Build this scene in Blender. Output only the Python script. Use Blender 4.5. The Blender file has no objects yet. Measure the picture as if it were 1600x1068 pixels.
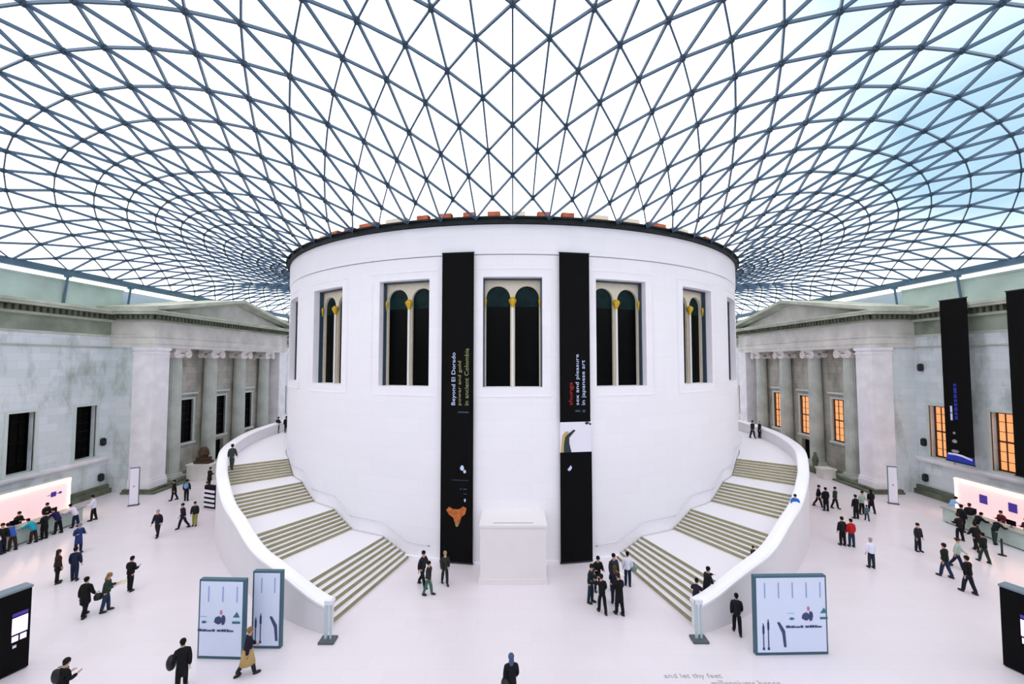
import bpy, bmesh, math, random
import numpy as np
from mathutils import Vector, Matrix, Euler
random.seed(7)
sc = bpy.context.scene
COL = sc.collection
# ------------------------------------------------------------------ camera
CH = 11.7
CAM = Vector((0, -47.1, CH)); F = 662.0; TH = math.atan(31/662.0)
cd = bpy.data.cameras.new('camera'); cam = bpy.data.objects.new('camera', cd); COL.objects.link(cam)
cam.location = CAM; cam.rotation_euler = (math.pi/2+TH, 0, 0)
cd.sensor_width = 36; cd.lens = F/1600*36; cd.clip_end = 600; cd.clip_start = .05; cd.shift_x = -0.0006
sc.camera = cam
# ------------------------------------------------------------------ light
W = bpy.data.worlds.new('sky'); sc.world = W; W.use_nodes = True
nt = W.node_tree; nt.nodes.clear()
out = nt.nodes.new('ShaderNodeOutputWorld'); bg = nt.nodes.new('ShaderNodeBackground')
tc = nt.nodes.new('ShaderNodeTexCoord'); ns = nt.nodes.new('ShaderNodeTexNoise'); cr = nt.nodes.new('ShaderNodeValToRGB')
mpw = nt.nodes.new('ShaderNodeMapping'); mpw.inputs['Location'].default_value = (3.1, 1.7, .4)
ns.inputs['Scale'].default_value = 1.3; ns.inputs['Detail'].default_value = 3
cr.color_ramp.elements[0].position = .10; cr.color_ramp.elements[0].color = (.27, .40, .49, 1)
cr.color_ramp.elements[1].position = .42; cr.color_ramp.elements[1].color = (1, .975, 1, 1)
nt.links.new(tc.outputs['Generated'], mpw.inputs['Vector']); nt.links.new(mpw.outputs[0], ns.inputs['Vector'])
vm = nt.nodes.new('ShaderNodeVectorMath'); vm.operation = 'DOT_PRODUCT'; vm.inputs[1].default_value = (.70, .50, .56)   # a bluer break in the overcast to the east
nt.links.new(tc.outputs['Generated'], vm.inputs[0])
mr = nt.nodes.new('ShaderNodeMapRange'); mr.inputs['From Min'].default_value = .89; mr.inputs['From Max'].default_value = 1.0; nt.links.new(vm.outputs['Value'], mr.inputs['Value'])
ad = nt.nodes.new('ShaderNodeMath'); ad.operation = 'MULTIPLY_ADD'; ad.inputs[1].default_value = -.46; nt.links.new(mr.outputs[0], ad.inputs[0]); nt.links.new(ns.outputs['Fac'], ad.inputs[2])
nt.links.new(ad.outputs[0], cr.inputs['Fac']); nt.links.new(cr.outputs['Color'], bg.inputs['Color'])
bg.inputs['Strength'].default_value = 1.7
nt.links.new(bg.outputs[0], out.inputs[0])
sc.view_settings.view_transform = 'Standard'; sc.view_settings.look = 'None'
sc.view_settings.gamma = 1; sc.view_settings.use_curve_mapping = False
sc.view_settings.exposure = 0.35
sc.cycles.use_denoising = True
sc.cycles.max_bounces = 8; sc.cycles.diffuse_bounces = 5; sc.cycles.transparent_max_bounces = 12
sc.cycles.caustics_reflective = False; sc.cycles.caustics_refractive = False

# ------------------------------------------------------------------ materials
def lin(c):
    return tuple((x/12.92 if x <= .04045 else ((x+.055)/1.055)**2.4) for x in c)
def mat(name, col, rough=.6, metal=0., emit=None, es=0., noise=0., nscale=4., spec=.5, srgb=True):
    m = bpy.data.materials.new(name); m.use_nodes = True
    t = m.node_tree; b = t.nodes['Principled BSDF']
    c = lin(col) if srgb else col
    b.inputs['Base Color'].default_value = (*c, 1); b.inputs['Roughness'].default_value = rough
    b.inputs['Metallic'].default_value = metal; b.inputs['Specular IOR Level'].default_value = spec
    if emit:
        b.inputs['Emission Color'].default_value = (*lin(emit), 1); b.inputs['Emission Strength'].default_value = es
    if noise:
        tcn = t.nodes.new('ShaderNodeTexCoord'); n = t.nodes.new('ShaderNodeTexNoise'); r = t.nodes.new('ShaderNodeValToRGB')
        n.inputs['Scale'].default_value = nscale; n.inputs['Detail'].default_value = 4
        r.color_ramp.elements[0].position = .3; r.color_ramp.elements[1].position = .7
        r.color_ramp.elements[0].color = (*[x*(1-noise) for x in c], 1); r.color_ramp.elements[1].color = (*[min(1, x*(1+noise*.5)) for x in c], 1)
        t.links.new(tcn.outputs['Object'], n.inputs['Vector']); t.links.new(n.outputs['Fac'], r.inputs['Fac'])
        t.links.new(r.outputs['Color'], b.inputs['Base Color'])
    return m
def math_node(t, op, a=None, b=None):
    n = t.nodes.new('ShaderNodeMath'); n.operation = op
    for k, v in enumerate((a, b)):
        if v is None: continue
        if isinstance(v, (int, float)): n.inputs[k].default_value = v
        else: t.links.new(v, n.inputs[k])
    return n.outputs[0]
def block_mat(name, c1, c2, mortar, bw, bh, mode, msize=.01, rough=.7, stain=None, stain_col=(.3, .35, .3), stain_pos=(.5, .75), spec=.3, bump=0):
    """stone laid in blocks; mode 'floor' (x,y), 'wally' (y,z), 'wallx' (x,z), 'drum' (angle,z)"""
    m = bpy.data.materials.new(name); m.use_nodes = True; t = m.node_tree; b = t.nodes['Principled BSDF']
    b.inputs['Roughness'].default_value = rough; b.inputs['Specular IOR Level'].default_value = spec
    g = t.nodes.new('ShaderNodeNewGeometry'); sp = t.nodes.new('ShaderNodeSeparateXYZ'); t.links.new(g.outputs['Position'], sp.inputs[0])
    cb = t.nodes.new('ShaderNodeCombineXYZ')
    if mode == 'floor': u, v = sp.outputs[0], sp.outputs[1]
    elif mode == 'wally': u, v = sp.outputs[1], sp.outputs[2]
    elif mode == 'wallx': u, v = sp.outputs[0], sp.outputs[2]
    else:
        u = math_node(t, 'MULTIPLY', math_node(t, 'ARCTAN2', sp.outputs[0], math_node(t, 'MULTIPLY', sp.outputs[1], -1.)), 22.); v = sp.outputs[2]
    t.links.new(u, cb.inputs[0]); t.links.new(v, cb.inputs[1])
    br = t.nodes.new('ShaderNodeTexBrick'); t.links.new(cb.outputs[0], br.inputs['Vector'])
    br.inputs['Color1'].default_value = (*lin(c1), 1); br.inputs['Color2'].default_value = (*lin(c2), 1); br.inputs['Mortar'].default_value = (*lin(mortar), 1)
    br.inputs['Scale'].default_value = 1; br.inputs['Mortar Size'].default_value = msize; br.inputs['Brick Width'].default_value = bw; br.inputs['Row Height'].default_value = bh
    br.inputs['Mortar Smooth'].default_value = .3
    last = br.outputs['Color']
    if stain:
        mp = t.nodes.new('ShaderNodeMapping'); mp.inputs['Scale'].default_value = (1, 1, .45); t.links.new(g.outputs['Position'], mp.inputs['Vector'])
        n = t.nodes.new('ShaderNodeTexNoise'); n.inputs['Scale'].default_value = .55; n.inputs['Detail'].default_value = 6; n.inputs['Roughness'].default_value = .65
        t.links.new(mp.outputs[0], n.inputs['Vector'])
        r = t.nodes.new('ShaderNodeValToRGB'); r.color_ramp.elements[0].position = stain_pos[0]; r.color_ramp.elements[1].position = stain_pos[1]
        r.color_ramp.elements[0].color = (0, 0, 0, 1); r.color_ramp.elements[1].color = (stain,)*3+(1,)
        t.links.new(n.outputs['Fac'], r.inputs['Fac'])
        mx = t.nodes.new('ShaderNodeMix'); mx.data_type = 'RGBA'
        t.links.new(r.outputs['Color'], mx.inputs['Factor']); t.links.new(last, mx.inputs['A']); mx.inputs['B'].default_value = (*lin(stain_col), 1)
        last = mx.outputs['Result']
    t.links.new(last, b.inputs['Base Color'])
    return m
M = {}
M['drum'] = block_mat('drum limestone', (.975, .965, .99), (.965, .955, .98), (.935, .925, .95), 2.3, .92, 'drum', .008)
M['drum_trim'] = mat('drum trim limestone', (.975, .965, .99), .7, spec=.3)
M['groove'] = mat('shadow joint', (.60, .60, .64), .9)
M['floor'] = block_mat('floor stone', (.905, .875, .90), (.895, .865, .89), (.875, .845, .87), 1.6, .8, 'floor', .01, rough=.24, spec=.45)
M['stone'] = block_mat('portland stone', (.88, .905, .93), (.82, .86, .87), (.77, .81, .81), 1.5, .62, 'wally', .01, stain=.75, stain_col=(.46, .54, .47), stain_pos=(.50, .74))
M['stonex'] = block_mat('portland stone return', (.87, .89, .91), (.83, .87, .88), (.75, .80, .79), 1.5, .62, 'wallx', .01, stain=.7, stain_col=(.45, .54, .47), stain_pos=(.50, .76))
M['stone_plain'] = mat('portland stone dressed', (.86, .85, .83), .75, noise=.2, nscale=.6)
M['stone_light'] = mat('portland stone pale', (.95, .94, .96), .75, noise=.12, nscale=.8)
M['stone_cornice'] = mat('portland stone weathered', (.76, .78, .72), .8, noise=.3, nscale=.5)
M['stone_dark'] = mat('portland stone dark weathering', (.40, .43, .36), .85, noise=.4, nscale=1.2)
M['frieze'] = mat('green stained frieze', (.60, .64, .58), .8, noise=.5, nscale=.45)
M['upstand'] = mat('pale glazed upstand', (.84, .90, .96), .5)
M['attic'] = mat('attic lead grey green', (.80, .88, .84), .75, noise=.25, nscale=.3)
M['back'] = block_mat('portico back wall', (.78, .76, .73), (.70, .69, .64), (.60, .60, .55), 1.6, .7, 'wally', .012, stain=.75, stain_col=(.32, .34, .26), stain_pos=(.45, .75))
M['column'] = mat('column stone', (.76, .78, .75), .8, noise=.3, nscale=.5)
M['volute'] = mat('capital stone', (.92, .90, .89), .7)
M['steel'] = mat('blue grey steel', (.23, .35, .45), .45, .1, spec=.5)
M['node'] = mat('dark steel node', (.15, .24, .31), .5, .1)
M['beam'] = mat('edge beam steel', (.34, .47, .54), .5, .1)
M['black'] = mat('black fabric', (.018, .018, .022), .8, spec=.15)
M['gutter'] = mat('dark bronze gutter', (.06, .09, .10), .55, spec=.3)
M['black_side'] = mat('banner hem', (.10, .13, .16), .8)
M['glassdark'] = mat('dark window glass', (.010, .013, .013), .3, spec=.08)
M['glassteal'] = mat('green tinted fanlight glass', (.05, .17, .18), .3, noise=.85, nscale=1.2, spec=.1)
M['cream'] = mat('cream render', (.90, .86, .78), .7, noise=.08, nscale=3)
M['colwhite'] = mat('white colonnette', (.93, .92, .90), .5)
M['gold'] = mat('gilded capital', (.86, .70, .16), .4, .35)
M['glazedge'] = mat('slate blue glazing edge', (.22, .29, .36), .4)
M['glazing'] = mat('pale reveal', (.86, .90, .97), .5)
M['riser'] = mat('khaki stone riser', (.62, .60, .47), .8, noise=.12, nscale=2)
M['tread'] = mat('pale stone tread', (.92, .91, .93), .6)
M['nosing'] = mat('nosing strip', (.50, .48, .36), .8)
M['parapet'] = mat('parapet limestone', (.90, .89, .905), .7, noise=.03, nscale=.5)
M['coping'] = mat('smooth white coping', (.975, .97, .985), .4)
M['plinth'] = mat('pink beige stone', (.915, .895, .90), .7, noise=.02, nscale=1)
M['rail'] = mat('pale steel rail', (.86, .87, .91), .4, .2)
M['teal'] = mat('teal painted frame', (.24, .38, .44), .5)
M['board'] = mat('pale blue print', (.87, .91, 1.), .5)
M['boardln'] = mat('faint blue print', (.62, .69, .86), .6)
M['boardink'] = mat('dark blue print', (.24, .28, .45), .6)
M['boardteal'] = mat('teal print', (.22, .47, .53), .6)
M['boardpink'] = mat('pink print', (.85, .45, .60), .6)
M['whiteboard'] = mat('white sign', (.90, .90, .95), .5)
M['darkboard'] = mat('black sign board', (.015, .015, .02), .6, spec=.12)
M['boardtop'] = mat('grey blue cap', (.47, .53, .57), .4)
M['screenlit'] = mat('lit screen', (.8, .7, .95), .5, emit=(.93, .84, 1.), es=.85)
M['purple'] = mat('purple print', (.25, .17, .55), .5, emit=(.25, .17, .55), es=.3)
M['txtwhite'] = mat('white lettering', (.80, .86, 1), .6)
M['txtred'] = mat('red lettering', (.70, .10, .10), .6)
M['txtolive'] = mat('olive gold lettering', (.60, .60, .38), .6)
M['txtgreen'] = mat('yellow green lettering', (.56, .62, .40), .6)
M['txtdim'] = mat('dim lettering', (.18, .28, .38), .6)
M['txtblue'] = mat('blue lettering', (.12, .14, .62), .6)
M['txtgrey'] = mat('grey inlay', (.63, .61, .64), .6)
M['orange'] = mat('gold orange print', (.78, .42, .16), .5, noise=.5, nscale=5)
M['paleprint'] = mat('pale print', (.93, .92, .97), .7)
M['ochre'] = mat('ochre print', (.76, .66, .42), .7)
M['darkprint'] = mat('slate print', (.16, .20, .22), .7)
M['bluestrip'] = mat('blue print', (.10, .20, .70), .6)
M['desklit'] = mat('backlit pink panel', (.9, .82, .82), .6, emit=(1., .84, .85), es=.40)
M['deskglow'] = mat('warm light strip', (1, .9, .8), .5, emit=(1., .80, .62), es=9.)
M['counter'] = mat('green tinted glass counter', (.73, .80, .76), .35, noise=.1, nscale=2)
M['countertop'] = mat('counter top', (.55, .60, .58), .4)
M['screenback'] = mat('screen wall side', (.82, .80, .79), .6)
M['winlit'] = mat('lit orange window', (.9, .6, .35), .6, emit=(1., .68, .45), es=.62, noise=0)
M['winframe'] = mat('brown sash frame', (.26, .13, .08), .6)
M['surround'] = mat('pale window surround', (.80, .84, .83), .7)
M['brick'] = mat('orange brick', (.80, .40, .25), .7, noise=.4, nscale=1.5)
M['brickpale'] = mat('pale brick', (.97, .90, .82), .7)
M['lamp'] = mat('dark fitting', (.10, .12, .13), .6)
M['skin'] = mat('skin', (.78, .60, .50), .6)
M['shoe'] = mat('dark shoe', (.06, .06, .07), .5)
M['post'] = mat('grey totem', (.72, .80, .82), .4)
M['base'] = mat('dark grey base', (.33, .36, .38), .6)
M['paper'] = mat('paper', (.95, .94, .90), .7)
M['bronze'] = mat('dark brown bronze', (.24, .17, .09), .6)
# roof glass: clear pane with a fresnel sheen
g = bpy.data.materials.new('roof glass'); g.use_nodes = True; t = g.node_tree; t.nodes.clear()
o_ = t.nodes.new('ShaderNodeOutputMaterial'); tr = t.nodes.new('ShaderNodeBsdfTransparent'); gl = t.nodes.new('ShaderNodeBsdfGlossy'); mx = t.nodes.new('ShaderNodeMixShader')
tr.inputs['Color'].default_value = (.95, .97, .98, 1); gl.inputs['Roughness'].default_value = .08; gl.inputs['Color'].default_value = (.85, .95, 1, 1)
mx.inputs[0].default_value = .06
t.links.new(tr.outputs[0], mx.inputs[1]); t.links.new(gl.outputs[0], mx.inputs[2]); t.links.new(mx.outputs[0], o_.inputs[0]); M['glass'] = g

# ------------------------------------------------------------------ helpers
def unp(px, py):
    u = (534-py)/F; r = (px-801)/F
    return Vector((r, math.cos(TH)-u*math.sin(TH), math.sin(TH)+u*math.cos(TH)))
def onz(px, py, z=0.):
    d = unp(px, py); return CAM+d*((z-CH)/d.z)
class MB:
    def __init__(s): s.v = []; s.f = []; s.m = []
    def quad(s, a, b, c, d, m=0):
        n = len(s.v); s.v += [tuple(a), tuple(b), tuple(c), tuple(d)]; s.f.append((n, n+1, n+2, n+3)); s.m.append(m)
    def poly(s, pts, m=0):
        n = len(s.v); s.v += [tuple(p) for p in pts]; s.f.append(tuple(range(n, n+len(pts)))); s.m.append(m)
    def box(s, lo, hi, m=0, mx=None):
        x0, y0, z0 = lo; x1, y1, z1 = hi
        P = [Vector(p) for p in ((x0, y0, z0), (x1, y0, z0), (x1, y1, z0), (x0, y1, z0), (x0, y0, z1), (x1, y0, z1), (x1, y1, z1), (x0, y1, z1))]
        if mx is not None: P = [mx @ p for p in P]
        n = len(s.v); s.v += [tuple(p) for p in P]
        for q in ((0, 3, 2, 1), (4, 5, 6, 7), (0, 1, 5, 4), (1, 2, 6, 5), (2, 3, 7, 6), (3, 0, 4, 7)):
            s.f.append(tuple(n+k for k in q)); s.m.append(m)
    def prism(s, pts2, f, a, b, m=0):
        """pts2 polygon; f(p, w) -> xyz; extruded from w=a to w=b"""
        n = len(s.v); k = len(pts2)
        s.v += [tuple(f(p, a)) for p in pts2]+[tuple(f(p, b)) for p in pts2]
        s.f.append(tuple(range(n, n+k))); s.f.append(tuple(range(n+2*k-1, n+k-1, -1))); s.m += [m, m]
        for i in range(k):
            j = (i+1) % k; s.f.append((n+i, n+j, n+k+j, n+k+i)); s.m.append(m)
    def tube(s, pts, r, seg=8, m=0, cap=True):
        pts = [Vector(p) for p in pts]; rr = r if isinstance(r, (list, tuple)) else [r]*len(pts)
        n0 = len(s.v)
        for i, p in enumerate(pts):
            d = (pts[min(i+1, len(pts)-1)]-pts[max(i-1, 0)]).normalized()
            up = Vector((0, 0, 1)) if abs(d.z) < .95 else Vector((1, 0, 0))
            a = d.cross(up).normalized(); b = a.cross(d)
            for k in range(seg):
                w = 2*math.pi*k/seg; s.v.append(tuple(p+(a*math.cos(w)+b*math.sin(w))*rr[i]))
        for i in range(len(pts)-1):
            for k in range(seg):
                k2 = (k+1) % seg; s.f.append((n0+i*seg+k, n0+i*seg+k2, n0+(i+1)*seg+k2, n0+(i+1)*seg+k)); s.m.append(m)
        if cap:
            s.f.append(tuple(n0+k for k in reversed(range(seg)))); s.m.append(m)
            s.f.append(tuple(n0+(len(pts)-1)*seg+k for k in range(seg))); s.m.append(m)
    def lathe(s, prof, c=(0, 0, 0), seg=24, m=0, mod=None):
        n0 = len(s.v)
        for (r, z) in prof:
            for k in range(seg):
                w = 2*math.pi*k/seg; q = r*(mod(k) if mod else 1)
                s.v.append((c[0]+q*math.cos(w), c[1]+q*math.sin(w), c[2]+z))
        for i in range(len(prof)-1):
            for k in range(seg):
                k2 = (k+1) % seg; s.f.append((n0+i*seg+k, n0+i*seg+k2, n0+(i+1)*seg+k2, n0+(i+1)*seg+k)); s.m.append(m)
        s.f.append(tuple(n0+k for k in reversed(range(seg)))); s.m.append(m)
        s.f.append(tuple(n0+(len(prof)-1)*seg+k for k in range(seg))); s.m.append(m)
    def build(s, name, mats, parent=None, smooth=False, loc=None):
        me = bpy.data.meshes.new(name); me.from_pydata(s.v, [], s.f); me.update()
        bm = bmesh.new(); bm.from_mesh(me); bmesh.ops.recalc_face_normals(bm, faces=bm.faces); bm.to_mesh(me); bm.free()
        if not isinstance(mats, (list, tuple)): mats = [mats]
        for m in mats: me.materials.append(m)
        for p, mi in zip(me.polygons, s.m): p.material_index = mi; p.use_smooth = smooth
        o = bpy.data.objects.new(name, me); COL.objects.link(o)
        if parent: o.parent = parent
        if loc is not None: o.location = loc
        return o
def tag(o, label=None, cat=None, group=None, kind=None):
    if label: o['label'] = label
    if cat: o['category'] = cat
    if group: o['group'] = group
    if kind: o['kind'] = kind
    return o
def empty(name, loc=(0, 0, 0), rz=0., **k):
    o = bpy.data.objects.new(name, None); COL.objects.link(o); o.location = loc; o.rotation_euler = (0, 0, rz); o.empty_display_size = .2
    return tag(o, **k)
def copy_tree(o, parent=None):
    c = o.copy(); COL.objects.link(c); c.parent = parent
    for ch in [x for x in COL.objects if x.parent == o]: copy_tree(ch, c)
    return c
def grid_wall(mb, us, zs, holes, f, depth, m=0, mr=0):
    """wall surface f(u, z, d) with rectangular holes (u0,u1,z0,z1) and reveals of the given depth"""
    us = sorted(set(us) | {h[0] for h in holes} | {h[1] for h in holes}); zs = sorted(set(zs) | {h[2] for h in holes} | {h[3] for h in holes})
    def inh(u, z): return any(h[0] < u < h[1] and h[2] < z < h[3] for h in holes)
    for i in range(len(us)-1):
        for j in range(len(zs)-1):
            a, b, c, d = us[i], us[i+1], zs[j], zs[j+1]
            if inh((a+b)/2, (c+d)/2): continue
            mb.quad(f(a, c, 0), f(b, c, 0), f(b, d, 0), f(a, d, 0), m)
    for (a, b, c, d) in holes:
        k = 4; uu = [a+(b-a)*q/k for q in range(k+1)]
        for q in range(k):
            mb.quad(f(uu[q], c, 0), f(uu[q+1], c, 0), f(uu[q+1], c, depth), f(uu[q], c, depth), mr)
            mb.quad(f(uu[q], d, 0), f(uu[q+1], d, 0), f(uu[q+1], d, depth), f(uu[q], d, depth), mr)
        mb.quad(f(a, c, 0), f(a, d, 0), f(a, d, depth), f(a, c, depth), mr)
        mb.quad(f(b, c, 0), f(b, d, 0), f(b, d, depth), f(b, c, depth), mr)
def text_mesh(name, body, length, height, mx, material, parent):
    cu = bpy.data.curves.new(name, 'FONT'); cu.body = body; cu.extrude = .004; cu.resolution_u = 2
    to = bpy.data.objects.new('tmp_text', cu); COL.objects.link(to)
    dg = bpy.context.evaluated_depsgraph_get(); me = bpy.data.meshes.new_from_object(to.evaluated_get(dg)); me.name = name
    COL.objects.unlink(to); bpy.data.objects.remove(to)
    xs = [v.co.x for v in me.vertices]; ys = [v.co.y for v in me.vertices]
    x0, x1, y0, y1 = min(xs), max(xs), min(ys), max(ys)
    for v in me.vertices:
        v.co.x = (v.co.x-x0)/(x1-x0)*length; v.co.y = (v.co.y-y0)/(y1-y0)*height
    me.transform(mx); me.materials.clear(); me.materials.append(material)
    o = bpy.data.objects.new(name, me); COL.objects.link(o); o.parent = parent
    return o

# ------------------------------------------------------------------ roof geometry (shallow steel net from ring to rectangle)
RR, BX, CS, CN, NR = 22.25, 36.6, 48.0, 51.0, 23
DA = math.pi/64; ZR, ZE = 20.3, 19.2
V_ = [-0.1715, -0.2035, -0.0264, 0.5758, 0.4685, 0.3201, 0.1151, -0.5811, 0.0226, 0.0316, -0.2117, -0.0802, 0.2257, -0.0363, 0.7483, 0.0319, 4.7434, 5.3333, 5.5726, 5.7654, 4.5337, 2.9385, 2.0298, 1.4046, 0.7868, 1.142]
def edge_dist(a):
    s, c = abs(math.sin(a)), -math.cos(a)
    return min(BX/max(s, 1e-9), (CS if c < 0 else CN)/max(abs(c), 1e-9))
def roof_nodes():
    P = np.zeros((128, NR+1, 2))
    for i in range(-64, 64):
        a = i*DA; ai = abs(i); sg = 1 if i >= 0 else -1
        L = edge_dist(a); p1 = np.array([L*math.sin(abs(a)), -L*math.cos(a)])
        if ai <= 13: p2 = np.array([BX*ai/13, -CS])
        elif ai <= 51: p2 = np.array([BX, -CS+(CS+CN)*(ai-13)/38.])
        else: p2 = np.array([BX*(64-ai)/13., CN])
        b = p2 if ai in (13, 51) else (1-V_[0])*p1+V_[0]*p2
        b = b*np.array([sg, 1]); c = np.array([RR*math.sin(a), -RR*math.cos(a)])
        for j in range(NR+1): u = j/NR; P[i+64, j] = c*(1-u)+b*u
    j = np.arange(1, NR); kk = np.exp(-(V_[1]+(V_[2]-V_[1])*j/NR))[None, :, None]
    for _ in range(400):
        up = np.roll(P, 1, 0)[:, 2:]+np.roll(P, -1, 0)[:, 2:]; dn = np.roll(P, 1, 0)[:, :-2]+np.roll(P, -1, 0)[:, :-2]
        sd = (np.roll(P, 2, 0)+np.roll(P, -2, 0))[:, 1:-1]
        Q = P.copy(); Q[:, 1:-1] = (kk*up+dn+.5*sd)/(2*kk+3); P = Q
    kc = [0, 22, 40, 58, 90]; knH = [0, 20, 28, 36.6, 42, 53.4, 62, 75, 90]; H = V_[16:25]
    R3 = {}
    for i in range(-64, 64):
        for jj in range(NR+1):
            if (i+jj) % 2: continue
            x, y = P[i+64, jj]; a = math.atan2(x, -y); r = math.hypot(x, y); tt = jj/NR
            if 0 < jj < NR:
                aa = abs(math.degrees(a)); aa = min(aa, 180-aa); w = tt*(1-tt)
                r = r+20*w*(np.interp(aa, kc, V_[3:8])+(tt-.5)*np.interp(aa, kc, V_[8:13]))
                a = a+math.sin(2*a)*w*(V_[13]+V_[14]*(tt-.5)+V_[15]*math.cos(2*a)); x, y = r*math.sin(a), -r*math.cos(a)
            L = edge_dist(a); u = min(max((r-RR)/(L-RR), 0), 1); aa = abs(math.degrees(a)); aa = min(aa, 180-aa)
            z = ZR+(ZE-ZR)*u+np.interp(aa, knH, H)*4*u*(1-u)*(1+V_[25]*(u-.5))
            R3[(i, jj)] = Vector((float(x), float(y), float(z)))
    return R3
ND = roof_nodes()
def wrap(i): return (i+64) % 128-64
tris = []; edges = set()
def ekey(a, b): return (a, b) if a < b else (b, a)
for (i, j) in ND:
    if j+1 <= NR:
        edges.add(ekey((i, j), (wrap(i+1), j+1))); edges.add(ekey((i, j), (wrap(i-1), j+1)))
    if j+2 <= NR:
        edges.add(ekey((i, j), (i, j+2)))
        tris.append(((i, j), (wrap(i+1), j+1), (i, j+2))); tris.append(((i, j), (i, j+2), (wrap(i-1), j+1)))
    if j == 0 or j == NR:
        edges.add(ekey((i, j), (wrap(i+2), j)))
        if j == 0: tris.append(((i, 0), (wrap(i+2), 0), (wrap(i+1), 1)))
        else: tris.append(((i, NR), (wrap(i+1), NR-1), (wrap(i+2), NR)))
nrm = {k: Vector((0, 0, 0)) for k in ND}
for tr_ in tris:
    a, b, c = [ND[k] for k in tr_]; n = (b-a).cross(c-a)
    if n.z < 0: n = -n
    for k in tr_: nrm[k] += n
for k in nrm: nrm[k].normalize()
# ------------------------------------------------------------------ floor, walls
mb = MB(); mb.box((-41, -50, -.3), (41, 53, 0)); fl = mb.build('floor', M['floor']); tag(fl, kind='structure')
XW = 36.6; PY0, PY1 = -8.6, 14.0; PC = 2.7
WINY = [-20.7, -15.3, -10.5]; WINY = WINY+[2*PC-y for y in reversed(WINY)]
WZ0, WZ1, WHW = 3.45, 7.9, .88
def make_wall(side):
    s = -1 if side == 'west' else 1
    f = lambda u, z, d: (s*(XW+d), u, z)
    mb = MB()
    holes_s = [(y-WHW, y+WHW, WZ0, WZ1) for y in WINY if y < PC]+[(y-WHW, y+WHW, WZ0, WZ1) for y in (-25.6, -30.5, -35.4, -40.3)]
    holes_n = [(y-WHW, y+WHW, WZ0, WZ1) for y in WINY if y > PC]+[(y-WHW, y+WHW, WZ0, WZ1) for y in (31.0, 35.9)]
    grid_wall(mb, [-48.5, PY0+.2], [0, 15.3], holes_s, f, .6)
    grid_wall(mb, [PY1-.2, 51.5], [0, 15.3], holes_n, f, .6)
    mb.box((min(s*(XW+.6), s*(XW+1.2)), -48.5, 0), (max(s*(XW+.6), s*(XW+1.2)), 51.5, 15.3))
    w = mb.build('wall_'+side, M['stone']); tag(w, kind='structure')
    def bx(mb, x0, x1, y0, y1, z0, z1, m=0):
        mb.box((min(s*x0, s*x1), y0, z0), (max(s*x0, s*x1), y1, z1), m)
    for (a, b) in ((-48.5, PY0+.2), (PY1-.2, 51.5)):
        c = MB()   # architrave fillet, cornice, attic
        bx(c, XW-.06, XW+.2, a, b, 13.95, 14.12)
        bx(c, XW-.1, XW+.2, a, b, 12.95, 13.05)
        c.build('wall_fillet', M['stone_cornice'], w)
        c = MB(); bx(c, XW-.35, XW+.4, a, b, 15.3, 15.5); bx(c, XW-.95, XW+.5, a, b, 15.95, 16.15); bx(c, XW-1.05, XW+.5, a, b, 16.15, 16.35)
        c.build('cornice', M['stone_cornice'], w)
        c = MB(); bx(c, XW-.03, XW+.4, a, b, 14.12, 15.3); c.build('frieze', M['frieze'], w)
        c = MB(); bx(c, XW-.12, XW+.4, a, b, 15.5, 15.95)
        y = a+.2
        while y < b-.3:
            bx(c, XW-.55, XW+.1, y, y+.24, 15.5, 15.93); y += .46
        c.build('dentil_band', M['stone_dark'], w)
        c = MB(); bx(c, XW+.35, XW+.9, a, b+(1.2 if a < 0 else 0), 16.3, 18.3); bx(c, XW+.25, XW+1., a, b+(1.25 if a < 0 else 0), 18.3, 18.46)
        c.build('attic', M['attic'], w)
        if a < 0: q = MB(); bx(q, XW+.9, XW+1.05, b+1.2, PY1+.5, 16.8, 18.5); q.build('glazed_upstand', M['upstand'], w)
        c = MB(); bx(c, XW-.28, XW+.1, a, b+(.2 if a < 0 else 0), 3.05, 3.25); bx(c, XW-.18, XW+.1, a, b, 2.9, 3.05)
        c.build('string_course', M['stone_light'], w)
        c = MB(); bx(c, XW-.55, XW+.1, a, b, 0, .42); bx(c, XW-.3, XW+.1, a, b, .42, .75)
        c.build('plinth_course', M['stone_dark'], w)
    for y in WINY+[-25.6, -30.5]:
        make_window(w, s, XW, y, lit=(side == 'east'))
    return w
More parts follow.
